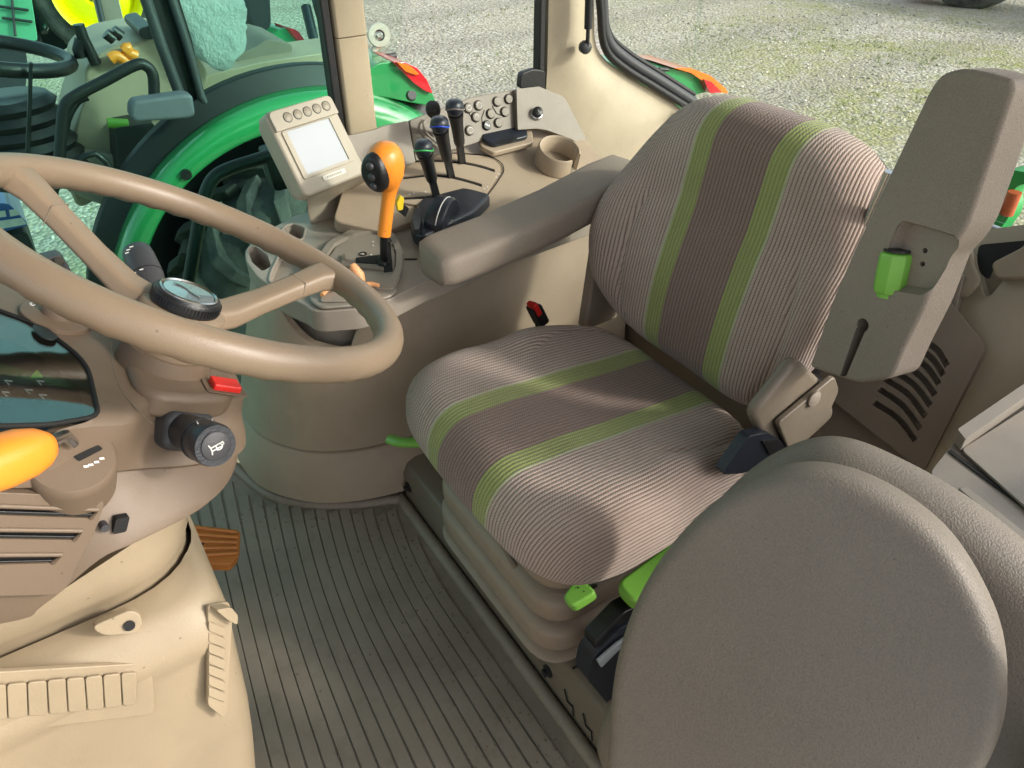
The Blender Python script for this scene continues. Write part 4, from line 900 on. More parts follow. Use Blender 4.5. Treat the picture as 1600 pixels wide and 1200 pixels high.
# hydraulic levers: one built, the others copied
def hyd(base, kc, bandm, label):
    base, kc = V(base), V(kc)
    t = thing('hydraulic_lever', label, 'lever', tuple(base), 'hydraulic levers standing in the slotted deck')
    d = (kc-base).normalized(); Ln = (kc-base).length
    bx = frame(d, (0, 1, 0))
    vs, fs = vf_box(base+d*Ln*0.18, (0.011, 0.016, Ln*0.40), bx); mk('shaft', vs, fs, BLACK, t, bev=0.0015)
    lathe('grip', [(0, Ln*0.36), (0.0115, Ln*0.36), (0.0128, Ln*0.42), (0.0135, Ln*0.60), (0.0150, Ln*0.76), (0.0175, Ln*0.88), (0, Ln*0.88)], base, d, BLACK, t, n=20)
    # oval head, tilted towards the driver
    hn = V((0.10, -0.06, 1.0)).normalized(); hx, hy, hz = frame(hn, (0, 1, 0)); hc_ = base+d*Ln*0.965
    hx, hy = V((hn.y, -hn.x, 0)).normalized(), hn.cross(V((hn.y, -hn.x, 0)).normalized())
    ri = []
    for s, r in ((-0.016, 0.55), (-0.010, 0.86), (0.0, 1.0), (0.006, 1.0), (0.012, 0.90), (0.0165, 0.66), (0.018, 0.3), (0.0182, 0.02)):
        ri.append([hc_+hn*s+(hy*math.cos(2*PI*k/26)*0.0245+hx*math.sin(2*PI*k/26)*0.0195)*r for k in range(26)])
    loft('knob', ri, BLUEBLK, t)
    if bandm:
        tube('colour_band', [hc_+hn*(-0.001+0.0025*math.cos(4*PI*k/26))+(hy*math.cos(2*PI*k/26)*0.0247+hx*math.sin(2*PI*k/26)*0.0197) for k in range(26)], 0.0018, bandm, t, n=8, closed=True)
    lathe('side_pin', [(0, 0), (0.003, 0), (0.003, 0.007), (0, 0.008)], base+d*Ln*0.22, bx[0]*0.3+V((0, -1, 0)), BLACK, t, n=10)
    return t
hyd([(0.6350,0.1546,0.6632)][0], [(0.5750,0.2083,0.8037)][0], GREENB, 'black hydraulic lever with a green band, closest to the orange gear lever')
hyd([(0.6815,0.0901,0.6795)][0], [(0.6250,0.1428,0.8262)][0], BLUEL, 'black hydraulic lever with a blue band below its knob')
hyd([(0.7160,0.0410,0.6915)][0], [(0.6550,0.0880,0.8450)][0], simple('grey band plastic', (0.16, 0.14, 0.13), 0.4), 'tallest black hydraulic lever with a plain grey band beside the round switches')
hb = V([(0.7451,0.0850,0.7602)][0])
ht = thing('hand_throttle', 'short black knob on a rod behind the blue banded lever', 'throttle knob', tuple(hb))
hk = V([(0.7000,0.1160,0.8287)][0])
tube('rod', [hb, hk], 0.006, BLACK, ht, n=10)
lathe('knob', [(0, -0.016), (0.012, -0.015), (0.0155, -0.006), (0.0165, 0.006), (0.0145, 0.014), (0.008, 0.017), (0, 0.0175)], hk, (hk-hb), BLACK, ht, n=22)
tube('slot_trim', spline([(0.7572,0.1024,0.7933),(0.7544,0.1142,0.7861),(0.7483,0.1154,0.7707),(0.7401,0.1017,0.7501),(0.7336,0.0831,0.7337)], 5), 0.0025, TAUPE_D, ht, n=8)
dl = thing('depth_control', 'black hooded dial unit with a pale arc line in front of the right armrest', 'dial control', [(0.5490,0.1903,0.6400)][0])
prism('hood', rpoly([(0.6240,0.2107,0.6310),(0.6662,0.1629,0.6310),(0.6753,0.0980,0.6310),(0.6276,0.0644,0.6310),(0.5812,0.0448,0.6310),(0.5228,0.1265,0.6310),(0.4988,0.2031,0.6310),(0.4734,0.2709,0.6310),(0.5066,0.2801,0.6310),(0.5575,0.2602,0.6310)], 0.014, 4), (0, 0, 0.034), BLUEBLK, dl, bev=0.014, seg=5, angle=40)
dc = V([(0.5257,0.2021,0.6550)][0])
lathe('dial_wheel', [(0, -0.018), (0.052, -0.020), (0.055, -0.016), (0.055, 0.016), (0.052, 0.020), (0, 0.018)], dc, (0.75, 0.62, 0.1), BLUEBLK, dl, n=40)
dx, dy, dz = frame((0.75, 0.62, 0.1))
tube('dial_line', [dc-dz*0.006+(dx*math.cos(t)+dy*math.sin(t))*0.0552 for t in [math.radians(20+7*i) for i in range(18)]], 0.0013, WHITE, dl, n=6)
for j in range(5):
    a = math.radians(118+j*9); box('dial_number', dc-dz*0.0125+(dx*math.cos(a)+dy*math.sin(a))*0.0554, (0.0012, 0.003, 0.003), WHITE, dl, (dx*math.cos(a)+dy*math.sin(a), dz, (dy*math.cos(a)-dx*math.sin(a))), bev=0)
lathe('dial_cap', [(0, 0), (0.0085, 0), (0.008, 0.003), (0, 0.004)], dc-dz*0.021+V((0.0, 0.0, 0.004)), -dz, SILVER, dl, n=20)
prism('dial_stop', rpoly([(0.5222,0.2704,0.6680),(0.5673,0.2429,0.6680),(0.5628,0.2301,0.6680),(0.5169,0.2510,0.6680),(0.4774,0.2774,0.6680),(0.4778,0.2887,0.6680)], 0.004, 3), (0, 0, 0.012), BLACK, dl, bev=0.004)

# ------------------------------------------------------------------ monitor
mo = thing('display_monitor', 'pale beige display monitor with five oval keys above a white reflecting screen', 'monitor', (0.55, 0.35, 0.70))
Cc = V((-0.79, 0.88, 1.34))
BL, BR, TR, TL = [V(q) for q in ((0.5339, 0.4761, 0.7760), (0.5854, 0.3326, 0.7742), (0.6645, 0.3593, 0.9058), (0.6158, 0.4982, 0.9076))]
mn = (BR-BL).cross(TL-BL).normalized()
if mn.x > 0: mn = -mn
def mp(a, b_, h=0.0): return BL.lerp(BR, a).lerp(TL.lerp(TR, a), b_)+mn*h
mx_, my_ = (BR-BL).normalized(), (TL-BL).normalized()
prism('case', rpoly([mp(-0.02, -0.02, 0), mp(1.02, -0.02, 0), mp(1.02, 1.02, 0), mp(-0.02, 1.02, 0)], 0.014, 4), tuple(-mn*0.036), MON, mo, bev=0.006, seg=4)
prism('rear_case', rpoly([mp(0.02, 0.02, -0.0365), mp(0.98, 0.02, -0.0365), mp(0.98, 0.98, -0.0365), mp(0.02, 0.98, -0.0365)], 0.014, 4), tuple(-mn*0.018), MON, mo, bev=0.006)
prism('key_strip', rpoly([mp(0.0, 0.765, 0.0005), mp(1.0, 0.765, 0.0005), mp(1.0, 1.0, 0.0005), mp(0.0, 1.0, 0.0005)], [0.002, 0.002, 0.012, 0.012], 4), tuple(mn*0.006), MON, mo, bev=0.003, seg=3)
sc_ = prism('screen_bezel', rpoly([mp(0.07, 0.17, 0.0005), mp(0.90, 0.17, 0.0005), mp(0.90, 0.755, 0.0005), mp(0.07, 0.755, 0.0005)], 0.004, 3), tuple(mn*0.003), MON, mo, bev=0.001)
vs, fs = vf_prism([mp(a, b_, 0.01) for a, b_ in ((0.14, 0.21), (0.83, 0.21), (0.83, 0.745), (0.14, 0.745))], -mn*0.009); cut(sc_, vs, fs)
SCR, n_s, b_s = new_mat('lcd screen with painted glare'); b_s.inputs['Base Color'].default_value = (0.42, 0.44, 0.48, 1); b_s.inputs['Roughness'].default_value = 0.12; b_s.inputs['Coat Weight'].default_value = 0.6  # pale base colour paints the sky glare on the screen
prism('screen', [mp(a, b_, 0.0006) for a, b_ in ((0.135, 0.205), (0.835, 0.205), (0.835, 0.75), (0.135, 0.75))], tuple(mn*0.0006), SCR, mo, bev=0)
for i in range(5):
    c_ = mp(0.235+i*0.155, 0.885, 0.0065)
    k_ = lathe('key', [(0, 0), (0.0085, 0), (0.0085, 0.001), (0.0068, 0.0022), (0, 0.0030)], c_, mn, MONKEY, mo, n=22, up=tuple(my_), sx=1.0)
    tube('key_rim', [c_+(mx_*math.cos(t*PI/10)+my_*math.sin(t*PI/10))*0.0087+mn*0.0004 for t in range(20)], 0.0010, DKGREY, k_, n=5, closed=True)
prism('name_plate', rpoly([mp(0.33, 0.075, 0.0005), mp(0.70, 0.075, 0.0005), mp(0.70, 0.135, 0.0005), mp(0.33, 0.135, 0.0005)], 0.003, 3), tuple(mn*0.0015), WHITEM, mo, bev=0.0005)
for i in range(9):
    a = 0.40+i*0.028
    box('plate_letter', mp(a, 0.105, 0.0023), (0.0024, 0.0038, 0.0004), MONKEY, mo, (mx_, my_, mn), bev=0)
# stalk between monitor and console
b0 = [mp(0.06, 0.0, -0.006), mp(0.94, 0.0, -0.006), mp(0.94, 0.03, -0.05), mp(0.06, 0.03, -0.05)]
b1 = [(0.7080,0.4296,0.6650),(0.7838,0.2441,0.6650),(0.8210,0.1943,0.6650),(0.7357,0.3871,0.6650)]
b2 = [(0.7286,0.4199,0.6250),(0.7388,0.3010,0.6250),(0.8148,0.2183,0.6250),(0.7860,0.3737,0.6250)]
q0, q1, q2 = [rpoly(q, 0.01, 4) for q in (b0, b1, b2)]
loft('monitor_foot', [q0, [p.lerp(q, 0.5) for p, q in zip(q0, q1)], q1, q2], MON, mo)
#PART5
# ================================================================== steering wheel
W0 = V((-0.03, 0.77, 0.972)); WN = V((0, -0.522, 0.853)).normalized(); E1 = V((1, 0, 0)); E2 = WN.cross(E1)
def tw(a, b_, c): return W0+E1*a+E2*b_+WN*c
sw = thing('steering_wheel', 'tan steering wheel with finger grips and a black badge cap at its hub', 'steering wheel', tuple(W0))
RW = 0.208
rings = []
NR, NS = 144, 18
for i in range(NR):
    t = 2*PI*i/NR; rad = E1*math.cos(t)+E2*math.sin(t)
    ring = []
    for k in range(NS):
        p = 2*PI*k/NS
        under = max(0, -math.sin(p))
        bumpy = 0.0011*math.cos(t*44)*under**2 if 1 else 0
        ring.append(W0+rad*(RW+(0.0166+bumpy)*math.cos(p))+WN*((0.0170+bumpy)*math.sin(p)))
    rings.append(ring)
loft('rim', rings, WHEELB, sw, loop=True)
for ang in (math.radians(-67), math.radians(49)):
    d = E1*math.cos(ang)+E2*math.sin(ang); s = WN.cross(d)
    rr = []
    for r, c, wd, th in ((0.030, -0.062, 0.046, 0.022), (0.06, -0.058, 0.044, 0.021), (0.10, -0.042, 0.036, 0.020), (0.145, -0.022, 0.036, 0.020), (0.178, -0.007, 0.040, 0.022), (0.200, -0.001, 0.050, 0.024)):
        q = W0+d*r+WN*c
        rr.append(rpoly([q-s*wd/2-WN*th/2, q+s*wd/2-WN*th/2, q+s*wd*0.36+WN*th/2, q-s*wd*0.36+WN*th/2], 0.006, 3))
    sp = loft('spoke', rr, WHEELB, sw)
    q = W0+d*0.150+WN*-0.020
    tube('spoke_seam', [q-s*0.0183-WN*0.011, q-s*0.0133+WN*0.0102, q+s*0.0133+WN*0.0102, q+s*0.0183-WN*0.011], 0.0006, STEEL, sp, n=5)
hub = lathe('hub', [(0, -0.100), (0.040, -0.100), (0.041, -0.085), (0.042, -0.070), (0.0435, -0.062), (0.043, -0.055), (0.039, -0.051), (0, -0.050)], W0, WN, WHEELB, sw, n=40)
cap = lathe('hub_cap', [(0, -0.050), (0.0345, -0.050), (0.035, -0.047), (0.0342, -0.0385), (0.0325, -0.0362), (0, -0.036)], W0, WN, BLACK, sw, n=48)
for i in range(60):
    t = 2*PI*i/60; d = E1*math.cos(t)+E2*math.sin(t); s = WN.cross(d)
    box('cap_flute', W0+d*0.0348+WN*-0.0435, (0.0012, 0.0018, 0.0075), BLACK, cap, (d, s, WN), bev=0)
lathe('cap_ring', [(0.0265, -0.0362), (0.0295, -0.0362), (0.0295, -0.0338), (0.028, -0.0330), (0.0265, -0.0345)], W0, WN, SILVER, cap, n=40)
BADGE, n_b, b_b = new_mat('silver badge film'); b_b.inputs['Base Color'].default_value = (0.30, 0.36, 0.40, 1); b_b.inputs['Metallic'].default_value = 0.6; b_b.inputs['Roughness'].default_value = 0.18; b_b.inputs['Coat Weight'].default_value = 1.0
lathe('badge', [(0, -0.0358), (0.0265, -0.0358), (0.0255, -0.0344), (0, -0.0335)], W0, WN, BADGE, cap, n=40)
def bp(a, b_): return W0+E1*a*0.023+E2*b_*0.023+WN*-0.0333
# leaping animal emblem in light metal
em = [(-0.75, -0.35), (-0.45, -0.12), (-0.2, 0.05), (0.1, 0.12), (0.35, 0.3), (0.55, 0.62), (0.62, 0.40), (0.82, 0.32), (0.60, 0.22), (0.42, 0.02), (0.62, -0.16), (0.50, -0.22), (0.24, -0.05), (0.0, -0.10), (-0.25, -0.22), (-0.5, -0.30)]
prism('emblem', [bp(*p) for p in em], tuple(WN*0.0010), SILVER, cap, bev=0)
lathe('column_neck', [(0, -0.16), (0.050, -0.16), (0.048, -0.13), (0.044, -0.100), (0, -0.100)], W0, WN, BROWN, sw, n=36)

# ================================================================== steering console
sc = thing('steering_console', 'brown dash pod with instrument lens and air vents on a cream pedestal', 'steering console', (0.0, 1.0, 0.0))
prof = [(-0.076, -0.142), (-0.055, -0.128), (0.0, -0.126), (0.34, -0.118), (0.34, -0.40), (0.20, -0.385), (0.125, -0.350), (0.075, -0.300), (0.045, -0.268), (0.0, -0.248), (-0.040, -0.215), (-0.070, -0.180)]
TOPR = [(-0.150, 0.34), (-0.148, 0.16), (-0.128, 0.086), (-0.113, 0.050), (-0.070, 0.022), (-0.057, -0.02), (-0.050, -0.070), (-0.020, -0.086), (0.05, -0.086), (0.10, -0.05), (0.13, 0.03), (0.16, 0.10), (0.16, 0.34)]
MIDR = [(-0.155, 0.34), (-0.147, 0.14), (-0.133, 0.09), (-0.114, 0.050), (-0.105, 0.020), (-0.093, -0.03), (-0.067, -0.085), (-0.020, -0.107), (0.05, -0.10), (0.10, -0.06), (0.13, 0.03), (0.16, 0.10), (0.16, 0.34)]
BOTR = [(-0.155, 0.34, -0.36), (-0.151, 0.12, -0.338), (-0.150, 0.085, -0.318), (-0.150, 0.050, -0.264), (-0.146, 0.020, -0.246), (-0.120, -0.04, -0.226), (-0.082, -0.078, -0.216), (-0.03, -0.10, -0.21), (0.05, -0.10, -0.21), (0.10, -0.06, -0.22), (0.13, 0.03, -0.25), (0.16, 0.10, -0.30), (0.16, 0.34, -0.36)]
def inset(r, k):
    out = []
    for p in r:
        a, b_ = p[0], p[1]; d = V((a-0.01, b_-0.14, 0)); d = d*(1-k/max(d.length, 0.05)); out.append((0.01+d.x, 0.14+d.y))
    return out
def ringw(r, cs): return spline([tw(p[0], p[1], c) for p, c in zip(r, cs)], 5)
n13 = range(13)
rgs = [ringw(inset(TOPR, 0.016), [-0.1245]*13), ringw(inset(TOPR, 0.006), [-0.1262]*13), ringw(inset(TOPR, 0.001), [-0.1305]*13), ringw(TOPR, [-0.137]*13)]
for f in (0.3, 0.6, 0.85): rgs.append(ringw([(a[0]+(b_[0]-a[0])*f**1.5, a[1]+(b_[1]-a[1])*f**1.5) for a, b_ in zip(TOPR, MIDR)], [-0.137-0.045*f]*13))
rgs += [ringw(MIDR, [-0.186]*13), ringw(inset(MIDR, 0.003), [-0.1895]*13), ringw(inset(MIDR, 0.008), [-0.193]*13)]
for f in (0.35, 0.7, 0.93): rgs.append(ringw([(a[0]+(b_[0]-a[0])*f, a[1]+(b_[1]-a[1])*f) for a, b_ in zip(inset(MIDR, 0.008*(1-f)), BOTR)], [-0.193+(q[2]+0.193)*f for q in BOTR]))
rgs += [ringw(inset(BOTR, 0.002), [q[2] for q in BOTR]), ringw(inset(BOTR, 0.007), [q[2]-0.004 for q in BOTR])]
pod = loft('pod', rgs, BROWN, sc)
lens_px = [(-0.1203,0.0834,-0.1220),(-0.0178,0.0777,-0.1220),(0.0474,0.1127,-0.1220),(0.0652,0.1444,-0.1220),(0.1061,0.2154,-0.1220),(-0.1469,0.2469,-0.1220),(-0.1592,0.2024,-0.1220),(-0.1516,0.1611,-0.1220),(-0.1427,0.1240,-0.1220)]
def loc_to_w(q): return tw(q[0], q[1], q[2])
lens_w = [loc_to_w(q) for q in lens_px]
lr = rpoly(lens_w, [0.012, 0.03, 0.02, 0.01, 0.01, 0.01, 0.01, 0.01, 0.01], 4)
vs, fs = vf_prism([p+WN*0.03 for p in lr], -WN*0.062); cut(pod, vs, fs)
tube('lens_seal', [p+WN*-0.001 for p in lr], 0.0022, VOIDM, sc, n=8, closed=True)
prism('instrument_face', [p-WN*0.030 for p in lr], tuple(-WN*0.002), BLUEBLK, sc, bev=0)
inner = prism('lens', [p-WN*0.0015 for p in lr], tuple(-WN*0.001), LENS, sc, bev=0, smooth=False)
KEYM = simple('black rubber key', (0.012, 0.013, 0.016), 0.25)
for (px, kind) in zip([(-0.0388,0.1406,-0.1500),(-0.0511,0.1254,-0.1500),(-0.0317,0.1139,-0.1500),(-0.0578,0.1147,-0.1500),(-0.0268,0.1313,-0.1500),(-0.0603,0.1443,-0.1500)], (0, 1, 0, 0, 2, 1)):
    q = loc_to_w(px)
    if kind == 2: continue
    kx_, ky_ = E1, E2
    ptk = [q+kx_*0.010*a+ky_*0.009*b_ for a, b_ in ((-1, 0), (-0.2, 0.7), (1, 0.3), (1, -0.3), (-0.2, -0.7))]
    k_ = prism('dash_key', rpoly(ptk, 0.003, 3), tuple(WN*0.004), KEYM, sc, bev=0.001)
    tube('key_mark', [q-kx_*0.004+WN*0.0044, q+kx_*0.003+ky_*0.003+WN*0.0044, q+kx_*0.003-ky_*0.003+WN*0.0044], 0.0008, WHITE, k_, n=5)
q = [loc_to_w(p) for p in [(-0.0162,0.1198,-0.1500),(-0.0133,0.1097,-0.1500),(-0.0018,0.1134,-0.1500)]]; prism('turn_signal_lamp', q, tuple(WN*0.002), simple('lime indicator', (0.25, 0.75, 0.12), 0.4), sc, bev=0)
prism('instrument_band', [loc_to_w(p) for p in [(-0.0035,0.2024,-0.1510),(-0.0291,0.0727,-0.1510),(-0.0181,0.0693,-0.1510),(0.0212,0.2019,-0.1510)]], tuple(WN*0.001), simple('dark green band', (0.05, 0.14, 0.05), 0.5), sc, bev=0)
# light switch dial on the far side
ld = V(loc_to_w([(0.0704,0.0937,-0.1220)][0]))
lathe('light_dial', [(0, -0.004), (0.034, -0.004), (0.0335, 0.002), (0.031, 0.003), (0, 0.003)], ld, WN, BROWN, sc, n=36)
d1 = lathe('light_knob', [(0, 0.003), (0.019, 0.003), (0.018, 0.016), (0.016, 0.018), (0, 0.018)], ld+E1*0.004-E2*0.004, WN, BROWN, sc, n=30)
for a in (150, 178, 205, 235):
    p = ld+(E1*math.cos(math.radians(a))+E2*math.sin(math.radians(a)))*0.026*-1+WN*0.0034
    tube('dial_symbol', [p+E1*0.003*math.cos(t)+E2*0.0026*math.sin(t) for t in (0, 1.2, 2.4, 3.6, 4.8)], 0.0007, WHITE, d1, n=5, closed=a % 2 == 0)
prism('light_window', rpoly([loc_to_w(p) for p in [(0.0398,0.1194,-0.1210),(0.0368,0.1062,-0.1210),(0.0204,0.0979,-0.1210),(0.0099,0.1037,-0.1210),(0.0116,0.1135,-0.1210),(0.0232,0.1189,-0.1210)]], 0.004, 3), tuple(WN*0.0015), BLACK, sc, bev=0.0005)
prism('dash_wing', rpoly([(0.1600,0.9257,0.9305),(0.1600,0.8894,0.9317),(0.1600,0.8864,0.9158),(0.1600,0.8840,0.8928),(0.1600,0.9088,0.8935),(0.1600,0.9330,0.9095)], 0.008, 3), (0.02, 0, 0), DKGREY, sc, bev=0.004)
lathe('screw', [(0, 0), (0.006, 0), (0.005, 0.003), (0, 0.003)], [(0.1580,0.8925,0.9251)][0], (-0.7, 0, 0.7), SILVER, sc, n=12)
# collar and sculpted ridge beside the neck
colr = rpoly([loc_to_w(p) for p in [(0.0523,0.0225,-0.1160),(-0.0129,0.0427,-0.1160),(-0.0624,0.0427,-0.1160),(-0.0802,0.0261,-0.1160),(-0.0772,-0.0116,-0.1160),(-0.0654,-0.0549,-0.1160),(-0.0306,-0.0729,-0.1160),(0.0156,-0.0706,-0.1160),(0.0522,-0.0419,-0.1160)]], 0.02, 4)
prism('column_collar', colr, tuple(-WN*0.03), BROWN, sc, bev=0.009, seg=5)
tube('pod_seam', spline([loc_to_w(p) for p in [(0.0370,0.0451,-0.1245),(-0.0146,0.0530,-0.1245),(-0.0659,0.0539,-0.1245),(-0.0996,0.0466,-0.1245),(-0.1226,0.0376,-0.1245)]], 6), 0.0005, STEEL, sc, n=6)
rs = loc_to_w([(-0.0487,-0.0499,-0.1155)][0])
box('hazard_switch', rs+WN*0.003, (0.020, 0.030, 0.010), RED, sc, (E1, E2, WN), bev=0.002)
prism('switch_surround', rrect(rs, E1, E2, 0.030, 0.044, 0.004, 3), tuple(WN*0.0012), BROWN, sc, bev=0.0005)
# horn stalk, near side
hs = thing('horn_stalk', 'black column stalk with a white horn symbol on its end', 'stalk', [(-0.1150,0.8395,0.8378)][0])
HN = V((-0.94, -0.577, 0.292)).normalized()
bpz = rpoly([(-0.1230,0.8681,0.8384),(-0.1096,0.8565,0.8587),(-0.1039,0.8484,0.8611),(-0.0913,0.8155,0.8364),(-0.0922,0.8120,0.8267),(-0.1004,0.8192,0.8144),(-0.1147,0.8400,0.8097),(-0.1228,0.8619,0.8267)], 0.008, 4)
prism('boot', [p+HN*0.012 for p in bpz], tuple(-HN*0.028), DKGREY, hs, bev=0.009, seg=4)
hA, hB = V([(-0.1122,0.8425,0.8381)][0]), V([(-0.1853,0.8233,0.8607)][0]); hd_ = (hB-hA).normalized(); HL = (hB-hA).length
HS = 1.14
lathe('stalk', [(0, -0.008), (0.0145*HS, -0.008), (0.0165*HS, HL*0.25), (0.0172*HS, HL*0.5), (0.0185*HS, HL*0.8), (0.0188*HS, HL*0.93), (0.0175*HS, HL), (0, HL)], hA, hd_, BLUEBLK, hs, n=36)
lathe('stalk_ring', [(0.0185, HL*0.60), (0.0214, HL*0.60), (0.0216, HL*0.63), (0.0185, HL*0.63)], hA, hd_, BLACK, hs, n=36)
hbt = lathe('horn_button', [(0, HL-0.001), (0.0146, HL-0.001), (0.0142, HL+0.0015), (0.0120, HL+0.0025), (0, HL+0.0025)], hA, hd_, DKGREY, hs, n=36)
hx, hy, hz = frame(hd_); hp = hA+hd_*(HL+0.0030)
if hy.z < 0: hx, hy = -hx, -hy
right = hd_.cross(V((0, 0, 1))).normalized()*-1
if right.y > 0: right = -right
upv = hd_.cross(right); upv = upv if upv.z > 0 else -upv
def ic(a, b_): return hp+right*a*0.0070+upv*b_*0.0070
for seg_ in ([(-1, 0.75), (-0.85, 0.2), (-0.85, -0.25), (-1, -0.75)], [(-0.85, 0.22), (0.2, 0.25), (1.0, 0.25), (1.0, -0.05), (0.8, -0.05)], [(-0.85, -0.25), (0.6, -0.25)], [(-0.1, 0.2), (-0.15, -0.45), (0.15, -0.55), (0.5, -0.5), (0.75, -0.2), (0.6, 0.1)]):
    tube('horn_symbol', [ic(*s_) for s_ in seg_], 0.0007, WHITE, hbt, n=5)
for a in (0.9, 1.6):
    p = hA+hd_*HL*0.75+(hx*math.cos(a)+hy*math.sin(a))*0.0211; box('stalk_mark', p, (0.0035, 0.001, 0.003), WHITE, hs, bev=0)
# wiper stalk, far side
ws = thing('wiper_stalk', 'grey black column stalk with white wiper marks beyond the wheel hub', 'stalk', tuple(tw(0.14, 0.0, -0.10)))
wA, wB = V([(0.1250,0.8093,0.8775)][0]), V([(0.1850,0.8082,0.9043)][0]); wd_ = (wB-wA).normalized(); WL = (wB-wA).length
lathe('stalk', [(0, -0.02), (0.016, -0.02), (0.0185, WL*0.2), (0.0195, WL*0.35), (0.0185, WL*0.8), (0.017, WL*0.97), (0.014, WL), (0, WL)], wA, wd_, DKGREY, ws, n=32)
tube('stalk_seam', [wA+wd_*WL*0.33+(frame(wd_)[0]*math.cos(t*PI/12)+frame(wd_)[1]*math.sin(t*PI/12))*0.0194 for t in range(24)], 0.0006, VOIDM, ws, n=5, closed=True)
cdir = (V((-0.79, 0.88, 1.34))-wA).normalized(); cdir = (cdir-wd_*cdir.dot(wd_)).normalized(); wsd = wd_.cross(cdir)
for s_, r_, o_ in ((0.28, 0.6, 0.0188), (0.27, 0.15, 0.0188), (0.22, 0.95, 0.0185), (0.83, 0.45, 0.0183), (0.78, 0.6, 0.0186), (0.86, 0.2, 0.0183)):
    p = wA+wd_*WL*s_+(cdir*math.cos(r_)-wsd*math.sin(r_))*(o_+0.0006)
    box('stalk_mark', p, (0.0045, 0.0012, 0.0008), WHITE, ws, (wsd, wd_, cdir), bev=0)
# shuttle lever base and lever
bd = V([(-0.1630,0.9372,0.8864)][0]); bn = V((-0.45, -0.25, 0.86)).normalized()
lathe('lever_base', [(0, -0.05), (0.039, -0.05), (0.037, -0.012), (0.036, -0.003), (0.0335, 0.0), (0, 0.0)], bd, bn, BROWN, sc, n=40)
rl = thing('reverser_lever', 'short shuttle lever with orange handle on a silver rod at the dash', 'lever', tuple(bd))
tube('rod', [[(-0.1680,0.9313,0.9039)][0], [(-0.1840,0.9327,0.9249)][0], [(-0.2260,0.9430,0.9525)][0]], 0.0048, SILVER, rl, n=12)
h0, h1 = V([(-0.2360,0.9385,0.9577)][0]), V([(-0.2620,0.9792,0.9738)][0]); hdv = (h1-h0); hl = hdv.length; hdv.normalize()
cx, cy, cz = frame(hdv, (0, 0, 1))
rr = []
for s_, r_ in ((0.0, 0.006), (0.003, 0.013), (0.010, 0.0185), (0.022, 0.0225), (0.04, 0.024), (0.06, 0.0225), (hl, 0.019)):
    rr.append([h0+hdv*s_+(cx*abs(math.cos(t))**0.8*math.copysign(1, math.cos(t))*1.0+cy*abs(math.sin(t))**0.8*math.copysign(1, math.sin(t))*0.95)*r_*0.84 for t in [2*PI*k/24 for k in range(24)]])
loft('handle', rr, ORANGE, rl)
prism('lever_slot', rpoly([bd+bn*0.0004+(V((0, -1, 0)).cross(bn)*a+V((0, -0.96, -0.28))*b_) for a, b_ in ((-0.002, 0.0), (0.006, 0.004), (-0.004, 0.026), (-0.010, 0.022))], 0.002, 2), tuple(bn*0.0006), VOIDM, sc, bev=0)
for a, b_ in ((0.012, 0.008), (0.011, 0.012), (0.009, 0.017), (0.006, 0.022), (-0.012, -0.012), (-0.016, -0.008)):
    p = bd+bn*0.0006+V((0, -1, 0)).cross(bn)*a+V((0, -0.96, -0.28))*b_
    box('gear_mark', p, (0.004, 0.0022, 0.0006), WHITE, sc, (V((0, -0.96, -0.28)), V((0, -1, 0)).cross(bn), bn), bev=0)
# air vents on the near face
VN = V((-1, -0.159, 0.09)).normalized()
vpl = prism('vent_panel', rpoly([(-0.1852,1.0260,0.9122),(-0.1763,0.9321,0.8454),(-0.1766,0.9277,0.8349),(-0.1809,0.9426,0.8135),(-0.1915,0.9836,0.7681),(-0.1932,0.9924,0.7649),(-0.1995,1.0628,0.8187)], 0.004, 3), tuple(-VN*0.009), BROWN, sc, bev=0.003)
for quad, bl in (([(-0.1870,1.0304,0.9010),(-0.1780,0.9349,0.8319),(-0.1798,0.9429,0.8263),(-0.1882,1.0336,0.8929)], [(-0.1878,1.0325,0.8956),(-0.1790,0.9393,0.8286),(-0.1797,0.9431,0.8272),(-0.1882,1.0336,0.8929)]), ([(-0.1902,1.0387,0.8799),(-0.1821,0.9532,0.8184),(-0.1840,0.9618,0.8125),(-0.1914,1.0420,0.8716)], [(-0.1910,1.0409,0.8744),(-0.1833,0.9581,0.8139),(-0.1840,0.9620,0.8135),(-0.1914,1.0420,0.8716)]), ([(-0.1937,1.0477,0.8571),(-0.1869,0.9754,0.8047),(-0.1887,0.9845,0.8002),(-0.1952,1.0517,0.8469)], [(-0.1948,1.0506,0.8498),(-0.1881,0.9810,0.8008),(-0.1886,0.9842,0.8008),(-0.1951,1.0515,0.8475)])):
    vs, fs = vf_loft([[V(p)+VN*0.03 for p in quad], [V(p)-VN*0.03 for p in quad]]); cut(vpl, vs, fs)
    prism('vent_gap_shade', [V(q_)-VN*0.0055 for q_ in quad], tuple(-VN*0.003), VOIDM, sc, bev=0)  # near-black strip paints the shade inside the vent opening
    tube('vent_lip', [V(quad[0])+VN*0.0004, V(quad[1])+VN*0.0004, V(quad[2])+VN*0.0002], 0.0022, BROWN, sc, n=8)
    prism('vent_blade', [V(q_)-VN*0.001 for q_ in bl], tuple(-VN*0.0032), BLACK, sc, bev=0.0008)
prism('key_slot', rpoly([V(q_)-VN*0.0085 for q_ in [(-0.1785,0.9241,0.8071),(-0.1771,0.9126,0.8026),(-0.1796,0.9206,0.7883),(-0.1810,0.9316,0.7927)]], 0.002, 2), tuple(-VN*0.008), VOIDM, sc, bev=0)
lathe('screw', [(0, -0.02), (0.004, -0.02), (0.004, -0.0095), (0, -0.0095)], [(-0.1807,0.9351,0.8018)][0], VN, DKGREY, sc, n=12)
